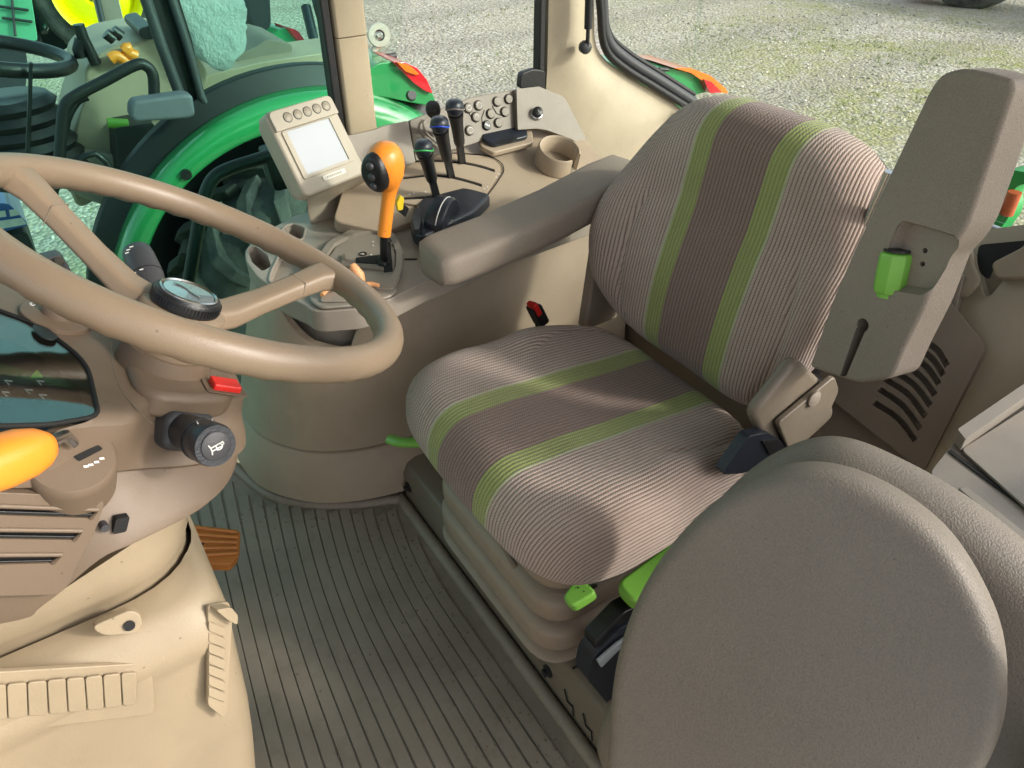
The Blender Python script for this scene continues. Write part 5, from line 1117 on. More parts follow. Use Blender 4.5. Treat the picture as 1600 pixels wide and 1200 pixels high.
# cream cowl and pedestal
def rsec(cx_, cy_, hx_, hy_, z, r): return rpoly([(cx_-hx_, cy_-hy_, z), (cx_+hx_, cy_-hy_, z), (cx_+hx_, cy_+hy_, z), (cx_-hx_, cy_+hy_, z)], r, 8)
cw = [rsec(-0.02, 1.02, 0.108, 0.146, 0.60, 0.10), rsec(-0.02, 1.02, 0.112, 0.150, 0.655, 0.10), rsec(-0.02, 1.02, 0.116, 0.154, 0.675, 0.10), rsec(-0.02, 1.02, 0.126, 0.160, 0.69, 0.11), rsec(-0.02, 1.02, 0.128, 0.162, 0.715, 0.11), rsec(-0.02, 1.02, 0.120, 0.150, 0.79, 0.11)]
loft('cowl', cw, CREAM, sc)
pdz = []
for z, x0, y0, r in ((0.0, -0.26, 0.985, 0.07), (0.10, -0.255, 0.965, 0.07), (0.25, -0.245, 0.925, 0.065), (0.34, -0.232, 0.893, 0.06), (0.40, -0.222, 0.882, 0.056), (0.46, -0.2135, 0.873, 0.055), (0.585, -0.1955, 0.862, 0.05), (0.597, -0.1965, 0.861, 0.05), (0.612, -0.2015, 0.860, 0.05), (0.628, -0.199, 0.861, 0.05), (0.645, -0.188, 0.863, 0.05), (0.655, -0.180, 0.868, 0.05), (0.664, -0.168, 0.880, 0.05)):
    x1, y1 = 0.18, 1.6
    pdz.append(rpoly([(x0, y0, z), (x1, y0, z), (x1, y1, z), (x0, y1, z)], r, 8))
ped = loft('pedestal', pdz, CREAM, sc)
vs, fs = vf_loft([rsec(-0.02, 1.02, 0.1265, 0.160, 0.70, 0.105), rsec(-0.02, 1.02, 0.112, 0.150, 0.60, 0.10)]); cut(ped, vs, fs)
prism('bracket', rpoly([(-0.1682,0.9848,0.6890),(-0.1682,0.9482,0.6892),(-0.1704,0.9407,0.6819),(-0.1748,0.9416,0.6682),(-0.1768,0.9502,0.6617),(-0.1729,0.9781,0.6743)], 0.008, 3), (-0.010, 0, 0.003), CREAM, sc, bev=0.004)
lathe('screw', [(0, 0), (0.0055, 0), (0.0055, 0.002), (0, 0.002)], [(-0.1835,0.9533,0.6775)][0], (-0.95, 0, 0.3), BLACK, sc, n=16)
QN = (-0.98, 0, 0.16)
prism('foot_vent_panel', rpoly([(-0.1770,1.0983,0.7127),(-0.1908,0.9561,0.6283),(-0.1936,0.9524,0.6111),(-0.2020,0.9650,0.5595),(-0.2021,0.9725,0.5590),(-0.1882,1.1251,0.6444)], 0.006, 3), (-0.006, 0, 0.001), CREAM, sc, bev=0.003)
tops = [(-52, 1070), (-20, 1067), (10, 1065), (42, 1062), (73, 1060), (103, 1058), (132, 1056), (160, 1054), (188, 1051), (214, 1049)]
for quad in ([(-0.1880,1.0909,0.6949),(-0.1891,1.0778,0.6878),(-0.1954,1.0912,0.6494),(-0.1940,1.1041,0.6578)], [(-0.1892,1.0771,0.6874),(-0.1903,1.0644,0.6808),(-0.1966,1.0778,0.6417),(-0.1955,1.0906,0.6489)], [(-0.1903,1.0638,0.6803),(-0.1915,1.0499,0.6729),(-0.1979,1.0629,0.6338),(-0.1967,1.0771,0.6412)], [(-0.1916,1.0492,0.6723),(-0.1928,1.0354,0.6650),(-0.1994,1.0479,0.6250),(-0.1980,1.0622,0.6333)], [(-0.1929,1.0347,0.6645),(-0.1941,1.0209,0.6574),(-0.2007,1.0333,0.6166),(-0.1995,1.0471,0.6244)], [(-0.1942,1.0202,0.6568),(-0.1954,1.0068,0.6490),(-0.2021,1.0183,0.6079),(-0.2008,1.0325,0.6160)], [(-0.1955,1.0060,0.6485),(-0.1966,0.9925,0.6416),(-0.2034,1.0044,0.6002),(-0.2022,1.0175,0.6073)], [(-0.1967,0.9917,0.6411),(-0.1979,0.9778,0.6340),(-0.2046,0.9893,0.5926),(-0.2035,1.0036,0.5996)], [(-0.1980,0.9770,0.6334),(-0.1992,0.9640,0.6261),(-0.2057,0.9767,0.5861),(-0.2047,0.9885,0.5920)], ):
    prism("vent_slat", rpoly(quad, 0.003, 2), (-0.003, 0, 0.0006), CREAM, sc, bev=0.0012, seg=2)

prism('corner_vent_panel', rpoly([(-0.1811,0.8803,0.6563),(-0.1755,0.8597,0.6418),(-0.1793,0.8611,0.6217),(-0.2129,0.9015,0.5123),(-0.2163,0.9081,0.5071),(-0.2145,0.9171,0.5402)], 0.004, 3), (-0.004, -0.0016, 0.001), CREAM, sc, bev=0.002)
for quad in ([(-0.1910,0.8844,0.6414),(-0.1896,0.8714,0.6182),(-0.1930,0.8754,0.6076),(-0.1941,0.8879,0.6305)], [(-0.1945,0.8883,0.6291),(-0.1933,0.8753,0.6055),(-0.1966,0.8794,0.5948),(-0.1977,0.8918,0.6181)], [(-0.1981,0.8923,0.6167),(-0.1969,0.8793,0.5927),(-0.2003,0.8834,0.5819),(-0.2013,0.8958,0.6056)], [(-0.2017,0.8962,0.6041),(-0.2006,0.8833,0.5797),(-0.2040,0.8875,0.5689),(-0.2049,0.8998,0.5930)], [(-0.2053,0.9002,0.5915),(-0.2043,0.8873,0.5666),(-0.2077,0.8915,0.5557),(-0.2085,0.9038,0.5803)], [(-0.2090,0.9043,0.5788),(-0.2081,0.8914,0.5535),(-0.2115,0.8957,0.5425),(-0.2122,0.9079,0.5674)], [(-0.2126,0.9084,0.5659),(-0.2118,0.8955,0.5402),(-0.2153,0.8998,0.5291),(-0.2159,0.9120,0.5545)], ):
    prism("vent_slat", rpoly(quad, 0.002, 2), (-0.0018, -0.0008, 0.0004), CREAM, sc, bev=0.0008, seg=2)

prism('corner_hood', rpoly([(-0.1851,0.8784,0.6571),(-0.1809,0.8632,0.6459),(-0.1821,0.8595,0.6296),(-0.1855,0.8635,0.6190),(-0.1858,0.8708,0.6343)], 0.004, 3), (-0.012, -0.005, 0.002), CREAM, sc, bev=0.003)
# brake pedal
bpd = thing('foot_pedal', 'worn ochre ribbed foot pedal above the floor mat beside the cream pedestal', 'pedal', [(0.4235,0.8147,0.1200)][0])
PD = [(0.4569,0.8559,0.1820),(0.4256,0.7695,0.1397),(0.3692,0.7910,0.1324),(0.3518,0.8111,0.1354),(0.3695,0.8815,0.1677)]
prism('pedal_plate', rpoly(PD, 0.006, 3), (0.004, 0.006, -0.02), PEDAL, bpd, bev=0.003)
for k in range(5):
    t0 = 0.06+k*0.19
    a, b_ = V(PD[0]).lerp(V(PD[4]), t0), V(PD[1]).lerp(V(PD[2]), t0*1.1 if t0 < 0.9 else 0.98)
    tube('pedal_rib', [a.lerp(b_, 0.04)+V((-0.001, -0.001, 0.002)), a.lerp(b_, 0.93)+V((-0.001, -0.001, 0.002))], 0.0045, PEDAL, bpd, n=8, flat=0.7)
tube('pedal_arm', [V(PD[0]).lerp(V(PD[2]), 0.5)+V((0.0, 0.01, -0.02)), V(PD[0]).lerp(V(PD[2]), 0.5)+V((0.0, 0.12, 0.10))], 0.012, BLACK, bpd, n=10)
#PART6
# ================================================================== neighbouring green tractor
gt = thing('green_tractor', 'green tractor parked right alongside, seen through the tinted window', 'tractor', (2.3, -0.1, -1.15))
def arc(cy_, cz_, R, x, t0, t1, n=48): return [V((x, cy_+R*math.cos(t0+(t1-t0)*i/n), cz_+R*math.sin(t0+(t1-t0)*i/n))) for i in range(n+1)]
A0, A1 = math.radians(-12), math.radians(150)
o_ = arc(-0.055, -0.39, 0.888, 2.20, A0, A1); i_ = arc(0.03, -0.31, 0.700, 2.08, A0, A1)
m1 = [a.lerp(b_, 0.30)+V((-0.055, 0, 0)) + (a-V((2.2, -0.055, -0.39))).normalized()*0.028 for a, b_ in zip(o_, i_)]
m2 = [a.lerp(b_, 0.68)+V((-0.045, 0, 0)) + (a-V((2.2, -0.055, -0.39))).normalized()*0.02 for a, b_ in zip(o_, i_)]
lip = [p+V((0.06, 0, 0))-(p-V((2.2, 0, -0.35))).normalized()*0.01 for p in i_]
bk_ = [p+V((0.02, 0, 0)) for p in lip]; bk2 = [p+V((0.05, 0, 0))-(p-V((2.2, -0.055, -0.39))).normalized()*0.05 for p in o_]
cols = []
for k in range(len(o_)):
    cols.append(spline([o_[k], m1[k], m2[k], i_[k], lip[k]], 5)+[bk_[k], bk2[k]])
fd = loft('fender', cols, GREENP, gt)
# rubber seal between fender and cab, cab side wall below the doors
r_o = arc(-0.055, -0.39, 0.955, 2.26, A0, A1); r_i = arc(-0.055, -0.39, 0.878, 2.215, A0, A1)
loft('fender_seal', [[a, b_, b_+V((0.05, 0, 0)), a+V((0.05, 0, 0))] for a, b_ in zip(r_o, r_i)], RUBBER, gt, bev=0.006)
for px in [(2.0700,0.4325,0.3010)] : lathe('fender_bolt', [(0, 0), (0.02, 0), (0.02, 0.012), (0, 0.014)], px, (-1, 0, 0), BLACK, gt, n=12)
# tyre with lugs behind the arch
tc = V((2.20, -0.02, -0.40)); TS = 0.87
tyre = lathe('tyre', [(r_*TS, h_) for r_, h_ in ((0.36, -0.20), (0.50, -0.235), (0.62, -0.215), (0.675, -0.16), (0.675, 0.16), (0.62, 0.215), (0.5, 0.235), (0.36, 0.2))], tc, (1, 0, 0), TYRE, gt, n=64)
for k in range(22):
    t = 2*PI*k/22
    for side in (-1, 1):
        t2 = t+(0 if side < 0 else PI/22)
        ring_l = []
        for (dx_, dt, r, nxn, nr, hh_, wl) in ((0.232, -0.19, 0.50, 1.0, 0.0, 0.012, 0.060), (0.226, -0.17, 0.585, 1.0, 0.2, 0.034, 0.060), (0.195, -0.13, 0.645, 0.6, 0.8, 0.052, 0.058), (0.12, -0.03, 0.672, 0.0, 1.0, 0.050, 0.055), (0.015, 0.11, 0.675, 0.0, 1.0, 0.048, 0.055)):
            ring_ = []
            for sgn, hq in ((-1, 0.0), (1, 0.0), (0.8, 1.0), (-0.8, 1.0)):
                a_ = t2+dt+sgn*wl; rr_ = (r+nr*hh_*hq-0.012*(1-hq)*nr)*TS
                ring_.append(tc+V((side*(dx_+nxn*hh_*hq), math.cos(a_)*rr_, math.sin(a_)*rr_)))
            ring_l.append(ring_)
        mk('lug', *vf_loft(ring_l), TYRE, tyre, bev=0.006, seg=2)
rim_n = lathe('wheel_rim', [(0, -0.02), (0.10, -0.02), (0.12, -0.10), (0.29, -0.13), (0.31, -0.19), (0.33, -0.19), (0.32, 0.0), (0, 0.0)], tc, (1, 0, 0), YELLOW, gt, n=40)
# inner wheel arch and chassis mass
prism('wheel_arch', arc(-0.03, -0.36, 0.80, 2.56, math.radians(-20), math.radians(200), 30)+[V((2.56, -0.8, -0.9)), V((2.56, 0.8, -0.9))], (0.03, 0, 0), BLACK, gt, bev=0)
# rear hump and lamp
hump = prism('rear_hump', rpoly([(2.1500,-0.2830,0.4440),(2.1500,-0.3407,0.5285),(2.1500,-0.3933,0.5526),(2.1500,-0.4717,0.5517),(2.1500,-0.5324,0.5263),(2.1500,-0.5926,0.4727),(2.1500,-0.6322,0.3969),(2.1500,-0.6498,0.3382),(2.1500,-0.5192,0.3808),(2.1500,-0.3789,0.4289)], 0.02, 4), (0.28, 0, 0), GREENP, gt, bev=0.03, seg=5)
tl = prism('tail_lamp', rpoly([(2.1300,-0.4484,0.5566),(2.1300,-0.5067,0.5439),(2.1300,-0.5563,0.5174),(2.1300,-0.5965,0.4664),(2.1300,-0.6219,0.4033),(2.1300,-0.5841,0.4222),(2.1300,-0.5394,0.4571),(2.1300,-0.4971,0.5034)], 0.012, 4), (0.20, 0, 0), REDLENS, gt, bev=0.015, seg=4)
prism('lamp_lens', rpoly([(2.1180,-0.4621,0.5548),(2.1180,-0.5170,0.5352),(2.1180,-0.5599,0.4946),(2.1180,-0.5424,0.4946),(2.1180,-0.4978,0.5133)], 0.006, 3), (0.10, 0, 0), ORLENS, tl, bev=0.006)
lathe('fender_bolt', [(0, 0), (0.022, 0), (0.018, 0.02), (0, 0.02)], [(2.0800,-0.4938,0.4278)][0], (-1, 0.1, 0.5), DKGREY, gt, n=16)
# cab of the neighbour
GP = 2.30
prism('cab_pillar', rpoly([(2.2800,0.3730,0.8935),(2.2800,0.2766,0.9433),(2.2800,0.2571,0.6988),(2.2800,0.2644,0.4610),(2.2800,0.3223,0.3992),(2.2800,0.3422,0.4878),(2.2800,0.3607,0.6256)], 0.02, 3), (0.08, 0, 0), BLACK, gt, bev=0.012)
tube('pillar_trim', [(2.2600,0.3809,0.8582),(2.2600,0.3687,0.6949),(2.2600,0.3488,0.5168)], 0.020, DKGREY, gt, n=12)
tube('pillar_trim', [(2.2600,0.2974,0.8504),(2.2600,0.2836,0.6844),(2.2600,0.2778,0.5056),(2.2600,0.2638,0.4660),(2.2600,0.2214,0.4638)], 0.016, DKGREY, gt, n=12)
fr2 = spline([(2.2800,0.2470,0.4534),(2.2800,0.1210,0.4713),(2.2800,-0.0341,0.4859),(2.2800,-0.2616,0.4866),(2.2800,-0.5351,0.4934)], 5)
tube('door_sill', fr2, 0.024, BLACK, gt, n=12)
tube('door_sill', [p+V((0, 0, 0.045)) for p in fr2], 0.012, DKGREY, gt, n=10)
prism('rear_side_glass', [(2.3100,0.2707,0.9394),(2.3100,0.2619,0.4578),(2.3100,-0.5499,0.4953),(2.3100,-0.6487,0.9157)], (0.006, 0, 0), GLASS_C, gt, bev=0, smooth=False)
mh = prism('mirror_arm_cover', rpoly([(2.1200,0.5404,0.5470),(2.1200,0.5239,0.5614),(2.1200,0.3590,0.5589),(2.1200,0.3311,0.5480),(2.1200,0.3384,0.4823),(2.1200,0.3631,0.4730),(2.1200,0.5359,0.4899),(2.1200,0.5511,0.5100)], 0.02, 4), (0.07, 0, 0), simple('worn grey vinyl', (0.13, 0.13, 0.155), 0.6), gt, bev=0.014, seg=4)
tube('grab_handle', spline([(2.2000,0.8128,0.3625),(2.2000,0.7695,0.4703),(2.2000,0.7323,0.5541),(2.2000,0.6889,0.5849),(2.2000,0.5951,0.6166),(2.2000,0.4815,0.6547),(2.2000,0.4458,0.6477),(2.2000,0.4318,0.6139),(2.2000,0.4470,0.5424)], 5), 0.019, RUBBER, gt, n=14)
tube('door_edge', spline([(2.3200,0.8889,0.1748),(2.3200,0.8541,0.2411),(2.3200,0.7503,0.4554),(2.3200,0.6878,0.5338),(2.3200,0.6457,0.5490)], 4), 0.016, BLACK, gt, n=8)
tube('door_edge', spline([(2.3200,0.8810,0.1729),(2.3200,0.8347,0.2612),(2.3200,0.6780,0.3488),(2.3200,0.6174,0.1351)], 4), 0.012, BLACK, gt, n=8)
ci = prism('inner_console', rpoly([(2.7500,0.7734,0.1771),(2.7500,0.6714,0.3608),(2.7500,0.6179,0.4404),(2.7500,0.5893,0.5390),(2.7500,0.5369,0.5798),(2.7500,0.4623,0.6083),(2.7500,0.3091,0.6183),(2.7500,0.1641,0.5910),(2.7500,0.1206,0.4422),(2.7500,0.2434,0.2729),(2.7500,0.3813,0.1584),(2.7500,0.5371,0.0761),(2.7500,0.7941,-0.0097)], 0.05, 4), (0.5, 0, 0), TAUPE, gt, bev=0.04, seg=4)
prism('inner_console_skirt', rpoly([(2.7000,0.8063,0.0967),(2.7000,0.7451,0.2564),(2.7000,0.6186,0.2208),(2.7000,0.5314,0.1760),(2.7000,0.5450,0.0370),(2.7000,0.6542,-0.0250)], 0.02, 3), (0.3, 0, 0), TAUPE_D, gt, bev=0.02)
for a, b_ in (((176, 96), (196, 100)), ((200, 82), (214, 90))):
    pass
for seq in ([(2.7000,0.4953,0.5750),(2.7000,0.4745,0.5817),(2.7000,0.4537,0.5718),(2.7000,0.4367,0.5479)], [(2.7000,0.4372,0.5959),(2.7000,0.4194,0.6078),(2.7000,0.4247,0.5895),(2.7000,0.3962,0.5714)]): tube('orange_lever', spline(seq, 4), 0.022, ORANGE, gt, n=10)
for seq in ([(2.7400,0.5649,0.7009),(2.7400,0.5627,0.6505),(2.7400,0.5464,0.5544)], [(2.7400,0.5728,0.6471),(2.7400,0.5929,0.6126),(2.7400,0.5927,0.5844)], [(2.7400,0.4794,0.6592),(2.7400,0.4567,0.6331)], [(2.7400,0.4512,0.6675),(2.7400,0.4259,0.6412)]): tube('black_lever', seq, 0.022, BLACK, gt, n=10)
tube('green_lever', [(2.6200,0.5825,0.3624),(2.6200,0.5108,0.3447)], 0.02, GREENL, gt, n=8)
prism('inner_armrest', rpoly([(2.7000,0.3661,0.6694),(2.7000,0.3034,0.6787),(2.7000,0.2994,0.6216),(2.7000,0.3607,0.6290)], 0.02, 3), (0.3, 0, 0), BLACK, gt, bev=0.02)
prism('inner_seat_base', rpoly([(2.6000,0.5629,0.3441),(2.6000,0.4167,0.3438),(2.6000,0.4199,0.2390),(2.6000,0.5785,0.0798),(2.6000,0.6103,0.1425)], 0.02, 3), (0.3, 0, 0), DARKMACH, gt, bev=0.02)
tube('seat_strut', [(2.5000,0.4111,0.3547),(2.5000,0.4728,0.2894),(2.5000,0.5599,0.2130)], 0.014, SILVER, gt, n=8)
prism('inner_trim', rpoly([(2.8000,0.2145,0.3376),(2.8000,0.1352,0.4385),(2.8000,-0.1524,0.4603),(2.8000,-0.5204,0.4593),(2.8000,-0.5566,0.2433),(2.8000,-0.1119,0.2558)], 0.03, 3), (0.3, 0, 0), TAUPE, gt, bev=0.03)
prism('inner_seat', rpoly([(2.9000,-0.0267,0.4319),(2.9000,-0.0496,0.4834),(2.9000,-0.1192,0.4962),(2.9000,-0.1997,0.5296),(2.9000,-0.3129,0.4884),(2.9000,-0.2703,0.4239)], 0.03, 3), (0.4, 0, 0), PAD, gt, bev=0.04)
wh = [V([(2.7000,0.8728,0.6428)][0])+V((0.25*math.cos(t), 0.25*math.sin(t)*0.95, 0.06*math.sin(t))) for t in [2*PI*i/40 for i in range(40)]]
tube('inner_steering_wheel', wh, 0.026, BLACK, gt, n=10, closed=True)
blr = []
for k in range(13):
    s_ = 0.13+0.018*(k % 2)+0.004*k
    c_ = V([(2.7500,0.8844,0.4823)][0])+V((0, 0.0, -0.026*k))
    blr.append([c_+V((math.cos(t)*s_, math.sin(t)*s_*1.1, 0)) for t in [2*PI*i/20 for i in range(20)]])
loft('column_bellows', blr, BLACK, gt)
prism('inner_dash', rpoly([(2.9000,1.0742,0.3530),(2.9000,0.8660,0.3024),(2.9000,0.8556,0.1793),(2.9000,0.8662,0.1482),(2.9000,1.1310,0.2036)], 0.02, 3), (0.3, 0, 0), TAUPE_D, gt, bev=0.02)
prism('front_glass_edge', [(2.4000,0.7803,0.6618),(2.4000,0.7690,0.6602),(2.4000,0.8787,0.3642),(2.4000,0.8941,0.3673)], (0.02, 0, 0), BLACK, gt, bev=0.004)
# wrapped plastic hanging inside
def bag():
    c = V([(2.6200,0.0980,0.6884)][0]); vs, fs = [], []
    nu, nv = 72, 44
    for i in range(nv+1):
        v = -1+2*i/nv
        for j in range(nu):
            a = 2*PI*j/nu
            r = math.sqrt(max(0, 1-v*v))**0.6
            q = 1+0.30*noise.noise(V((math.cos(a)*1.5, math.sin(a)*1.5, v*2)))+0.22*abs(noise.noise(V((math.cos(a)*5, math.sin(a)*5, v*2.2))))+0.12*noise.noise(V((math.cos(a)*9, math.sin(a)*9, v*7)))
            vs.append(c+V((0.05*math.cos(a)*r, 0.125*math.sin(a)*r*q, 0.18*v-0.02*math.cos(2*a))))
    for i in range(nv):
        for j in range(nu): fs.append([i*nu+j, i*nu+(j+1) % nu, (i+1)*nu+(j+1) % nu, (i+1)*nu+j])
    return mk('plastic_wrap', vs, fs, WRAP, None, keep=tuple(c))
tag(bag(), 'crumpled clear plastic wrap hanging inside the neighbouring green tractor', 'plastic wrap')
# handrail outside our window
hr = thing('handrail', 'bent black tube handrail between our tinted window and the dirty tyre', 'handrail', (1.05, 0.6, 0.2))
tube('rail', spline([(1.0500,0.7547,0.2092),(1.0500,0.6613,0.3860),(1.0500,0.5868,0.5613),(1.0500,0.5575,0.6198),(1.0500,0.5288,0.6517),(1.0500,0.4862,0.6647),(1.0500,0.4257,0.6713),(1.0500,0.3601,0.6805)], 5), 0.0155, RUBBER, hr, n=14)
prism('rail_foot', rpoly([(1.0400,0.4064,0.6895),(1.0400,0.3419,0.6926),(1.0400,0.3308,0.5886),(1.0400,0.3977,0.5868)], 0.01, 3), (0.05, 0, 0), RUBBER, hr, bev=0.01)
# hitch link with ball eye behind the neighbour's fender
hk_ = thing('lift_link', 'white painted lift link with a steel ball eye behind the green fender', 'hitch link', [(2.3500,-0.4651,0.4985)][0])
ey = V([(2.3500,-0.4985,0.6077)][0])
lathe('eye', [(0.022, -0.02), (0.045, -0.02), (0.048, 0.0), (0.045, 0.02), (0.022, 0.02), (0.022, -0.02)], ey, (-1, 0.3, 0.2), WHITEM, hk_, n=32)
lathe('ball', [(0.010, -0.024), (0.022, -0.015), (0.024, 0.0), (0.022, 0.015), (0.010, 0.024), (0.010, -0.024)], ey, (-1, 0.3, 0.2), SILVER, hk_, n=24)
tube('rod', [ey+V((0, 0.008, -0.04)), [(2.3500,-0.4688,0.5540)][0], [(2.3500,-0.4378,0.4920)][0], [(2.3500,-0.4114,0.3753)][0]], [0.020, 0.013, 0.012, 0.014], WHITEM, hk_, n=14)
# own rear lamp on the fender, outside the rear quarter window
ol = thing('rear_fender_end', 'green rear fender end with orange and red lamp seen past the seat top', 'fender', [(1.1500,-1.0892,0.6024)][0])
prism('fender_cap', rpoly([(1.1200,-0.8101,0.6901),(1.1200,-0.8640,0.6864),(1.1200,-0.9851,0.6716),(1.1200,-1.0976,0.6414),(1.1200,-1.1889,0.5944),(1.1200,-1.1952,0.5654),(1.1200,-1.1216,0.5660),(1.1200,-1.0627,0.5279),(1.1200,-0.9542,0.5459),(1.1200,-0.8589,0.6234)], 0.015, 4), (0.22, 0, 0), GREENP, ol, bev=0.03, seg=5)
oln = prism('tail_lamp', rpoly([(1.1000,-0.9767,0.6790),(1.1000,-1.0527,0.6685),(1.1000,-1.1552,0.6293),(1.1000,-1.2417,0.5738),(1.1000,-1.2592,0.5537),(1.1000,-1.1740,0.5713),(1.1000,-1.1493,0.6007),(1.1000,-1.0619,0.6509)], 0.006, 4), (0.20, 0, 0), ORLENS, ol, bev=0.010, seg=4)
prism('red_lens', rpoly([(1.0920,-1.1185,0.6239),(1.0920,-1.1576,0.6097),(1.0920,-1.2165,0.5666),(1.0920,-1.1600,0.5711),(1.0920,-1.1354,0.6004)], 0.004, 3), (0.12, 0, 0), REDLENS, oln, bev=0.004)
tube('fender_slot', [(1.1150,-0.9291,0.6784),(1.1150,-0.9693,0.6708)], 0.006, BLACK, ol, n=8)
# green hitch hook behind the rear window
hh = thing('hitch_hook', 'chipped green hitch hook with a rusty pin and chrome ram behind the rear window', 'hitch hook', [(0.0499,-1.1500,0.5299)][0])
prism('hook', rpoly([(0.0443,-1.1200,0.4650),(0.0607,-1.1200,0.5156),(0.0475,-1.1200,0.5587),(0.0610,-1.1200,0.5845),(0.0768,-1.1200,0.5992),(0.0715,-1.1200,0.6275),(0.0472,-1.1200,0.6469),(0.0084,-1.1200,0.6516),(-0.0089,-1.1200,0.6317),(0.0187,-1.1200,0.6158),(0.0267,-1.1200,0.5882),(0.0121,-1.1200,0.5599),(0.0088,-1.1200,0.5355),(0.0226,-1.1200,0.4703)], 0.01, 3), (0, -0.06, 0), simple('chipped green paint', (0.02, 0.32, 0.07), 0.45), hh, bev=0.008)
tube('rusty_pin', [(0.0093,-1.1000,0.5488),(0.0104,-1.1000,0.6068)], 0.016, RUSTOR, hh, n=12)
tube('chrome_ram', [(0.0511,-1.0800,0.4728),(0.0493,-1.0800,0.5676)], 0.022, SILVER, hh, n=16)
prism('link_plate', rpoly([(0.1200,-1.2000,0.3580),(0.0443,-1.2000,0.4437),(-0.0616,-1.2000,0.5082),(-0.1771,-1.2000,0.4523)], 0.02, 3), (0, -0.04, 0), DARKMACH, hh, bev=0.006)

# ================================================================== things further off
yt = thing('yellow_wheel', 'bright yellow wheel of another tractor beyond the green tractor, top left', 'wheel', (6.0, 1.0, 0.0))
yc = V([(7.5874,-0.1009,0.0735)][0]); ya = (V((-0.79, 0.88, 1.0))-yc).normalized()
lathe('rim', [(0, 0.02), (0.10, 0.02), (0.13, 0.06), (0.24, 0.03), (0.30, -0.02), (0.345, 0.10), (0.375, 0.12), (0.375, -0.1), (0, -0.1)], yc, ya, YELLOW, yt, n=48)
lathe('hub', [(0, 0.02), (0.07, 0.02), (0.065, 0.07), (0.04, 0.09), (0, 0.09)], yc, ya, YELLOW, yt, n=24)
yx, yy, yz = frame(ya)
for k in range(8):
    lathe('wheel_nut', [(0, 0.02), (0.012, 0.02), (0.012, 0.04), (0, 0.04)], yc+(yx*math.cos(k*PI/4)+yy*math.sin(k*PI/4))*0.09, ya, DKGREY, yt, n=6)
lathe('tyre', [(0.37, -0.22), (0.45, -0.24), (0.52, -0.2), (0.54, -0.1), (0.54, 0.0), (0.50, 0.04), (0.42, 0.06), (0.37, 0.05)], yc, ya, TYRE, yt, n=48)
fp_ = thing('grey_post', 'leaning grey post standing in front of the yellow wheel', 'post', [(5.1990,0.1485,0.2260)][0])
prism('post_board', [(5.3896,0.1611,0.4290),(5.3111,0.0402,0.4290),(4.6946,0.1678,-0.3493),(4.7510,0.2827,-0.3696)], tuple((V((1, 0.2, 0)))*0.10), REARP, fp_, bev=0.01)
tube('post_edge', [(5.3525,0.1654,0.4345),(5.1238,0.2135,0.1452)], 0.018, DARKMACH, fp_, n=8)
dm = thing('dark_machinery', 'dark farm machine with pipes standing left of the yellow wheel', 'farm machine', [(8.4582,0.3307,-0.4325)][0])
prism('frame', rpoly([(8.5183,0.4081,0.0769),(8.2724,0.0294,0.0769),(7.9378,0.1885,-0.4104),(7.9745,0.3393,-0.4786),(8.1239,0.4751,-0.4104),(8.3311,0.4569,-0.1667)], 0.05, 2), (0.8, 0.2, 0), DARKMACH, dm, bev=0.03)
for seq in ([(8.1158,0.3308,0.0173),(8.0025,0.4185,-0.1722),(7.9039,0.3977,-0.2670)], [(8.0383,0.2114,0.0173),(7.8991,0.2593,-0.1722),(7.7332,0.2397,-0.3428)], [(8.1655,0.4400,-0.0064),(7.9920,0.4678,-0.2196),(7.8883,0.4785,-0.3428)]): tube('pipe', seq, 0.035, DKGREY, dm, n=8)
tube('hose', spline([(8.0066,0.3592,-0.1249),(8.0107,0.3000,-0.0775),(7.9439,0.3151,-0.1628),(7.9159,0.3899,-0.2480)], 4), 0.03, SILVER, dm, n=8)
gm = thing('green_hood', 'pale green machine hood at the upper left corner', 'machine hood', [(7.4607,0.6451,-0.1082)][0])
prism('hood', rpoly([(7.9231,0.8702,0.2437),(7.6111,0.3897,0.2437),(7.2684,0.5072,-0.2226),(7.3751,0.6350,-0.1962),(7.6618,1.0399,-0.1698)], 0.05, 3), (0.8, 0.2, 0), plastic('faded green paint', (0.10, 0.38, 0.20), 0.4), gm, bev=0.04)
prism('chassis', rpoly([(7.8640,1.1289,-0.1752),(7.4937,0.5957,-0.2020),(7.3564,0.6315,-0.3806),(7.2162,0.7493,-0.6219),(7.5817,1.3122,-0.6219)], 0.05, 2), (0.7, 0.2, 0), DARKMACH, gm, bev=0.03)
for seq in ([(7.5654,0.6842,0.0298),(7.4174,0.4926,0.0036)], [(7.5036,0.6981,-0.0490),(7.3496,0.4974,-0.0753)], [(7.5670,0.5655,0.1174),(7.3664,0.6565,-0.1716)]): tube('hood_line', seq, 0.012, DARKMACH, gm, n=6)
bt = thing('blue_machine', 'blue machine panel with white stripe and black lower grille at the left edge', 'farm machine', [(3.3000,1.0491,-0.1864)][0])
prism('side_panel', rpoly([(3.3000,1.2633,-0.0647),(3.3000,1.0408,-0.1175),(3.3000,0.9966,-0.2393),(3.3000,1.3368,-0.2550)], 0.02, 3), (0.5, 0, 0), BLUE, bt, bev=0.01)
prism('white_stripe', [(3.2950,1.3047,-0.1713),(3.2950,1.0141,-0.1933),(3.2950,1.0045,-0.2287),(3.2950,1.3226,-0.2178)], (-0.004, 0, 0), WHITE, bt, bev=0)
for q in ([(3.2940,1.1019,-0.1389),(3.2940,1.0668,-0.1442),(3.2940,1.0714,-0.1721),(3.2940,1.1126,-0.1683)], [(3.2940,1.0510,-0.1449),(3.2940,1.0253,-0.1479),(3.2940,1.0138,-0.1766),(3.2940,1.0567,-0.1758)]): prism('panel_letter', q, (-0.004, 0, 0), WHITE, bt, bev=0)
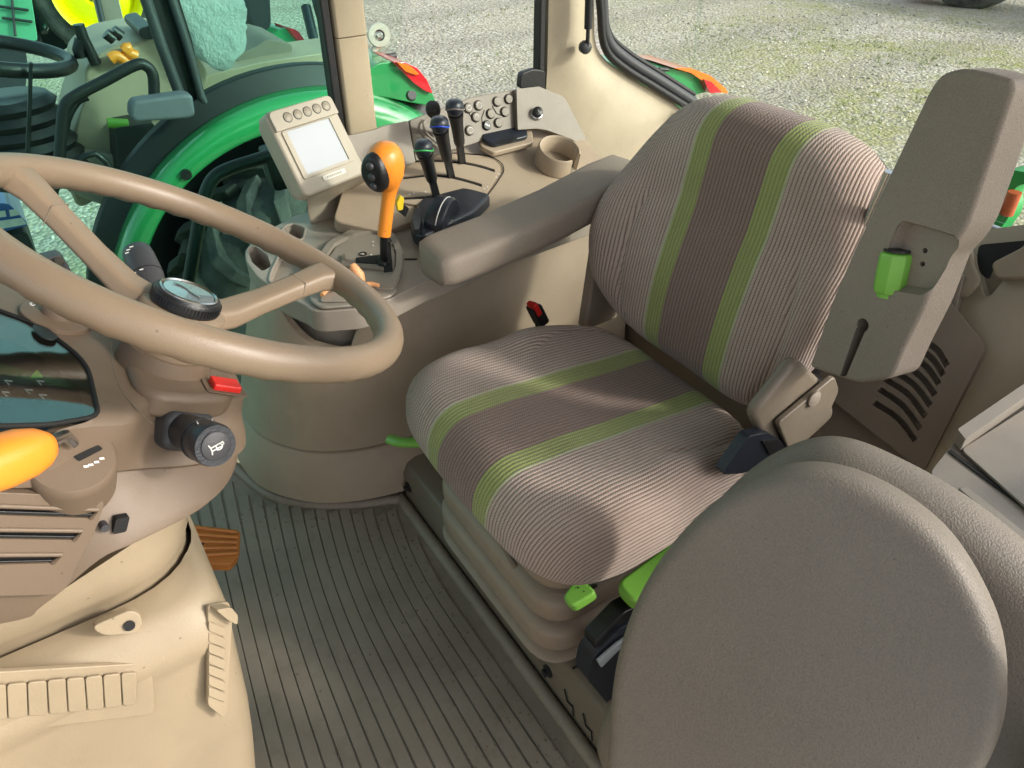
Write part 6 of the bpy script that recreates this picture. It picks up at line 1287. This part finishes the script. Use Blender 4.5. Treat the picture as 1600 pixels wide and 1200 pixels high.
prism('grille', rpoly([(3.3400,1.3435,-0.2765),(3.3400,1.0187,-0.2831),(3.3400,1.0197,-0.4861),(3.3400,1.3951,-0.4101)], 0.02, 3), (0.5, 0, 0), DARKMACH, bt, bev=0.01)
ft = thing('far_tractor', 'distant green tractor with red tail lamp glimpsed through the neighbour cab glass', 'tractor', [(7.1773,-1.6416,-0.4325)][0])
prism('fender', rpoly([(7.2802,-1.5113,-0.4122),(7.2633,-1.6216,-0.3513),(7.1807,-1.7347,-0.3615),(7.0414,-1.7806,-0.4833),(7.0034,-1.7408,-0.5544),(7.1260,-1.6082,-0.5138),(7.2214,-1.5034,-0.4833)], 0.06, 3), (0.5, 0.1, 0), GREENP, ft, bev=0.04)
prism('tail_lamp', rpoly([(7.1816,-1.6620,-0.3300),(7.1075,-1.7343,-0.3602),(6.9956,-1.7670,-0.4611),(7.0035,-1.7270,-0.4812),(7.1026,-1.6860,-0.4005)], 0.03, 3), (0.3, 0.05, 0), REDLENS, ft, bev=0.02)
prism('cab_frame', rpoly([(7.8542,-1.5082,0.0582),(7.7139,-1.7242,0.0582),(7.4398,-1.5770,-0.3533),(7.4239,-1.4591,-0.4562),(7.5846,-1.4252,-0.3019)], 0.05, 3), (0.4, 0.1, 0), DARKMACH, ft, bev=0.03)
for seq in ([(7.1337,-1.8580,-0.1585),(6.9345,-1.8183,-0.4089),(6.8190,-1.7882,-0.5592)], [(7.1492,-1.9727,-0.0583),(6.9432,-1.9436,-0.3087)]): tube('cab_post', seq, 0.05, BLUEBLK, ft, n=8)
fm = thing('far_machine', 'orange and black machine wheel base at the top right edge of the yard', 'farm machine', [(6.3450,-12.4020,-1.1500)][0])
e0 = V([(6.3054,-12.3724,-1.1500)][0])
lathe('tyre', [(0, -0.3), (0.35, -0.3), (0.72, -0.26), (0.80, -0.15), (0.80, 0.15), (0.72, 0.26), (0.35, 0.3), (0, 0.3)], e0+V((0.2, -0.3, 0.78)), V((-0.5, 0.8, 0)), TYRE, fm, n=40)
box('orange_frame', e0+V((0.75, -0.1, 0.55)), (0.5, 0.6, 0.9), RUSTOR, fm, bev=0.05)
box('dark_body', e0+V((-1.6, -1.3, 1.1)), (3.2, 1.2, 1.0), DARKMACH, fm, bev=0.08)
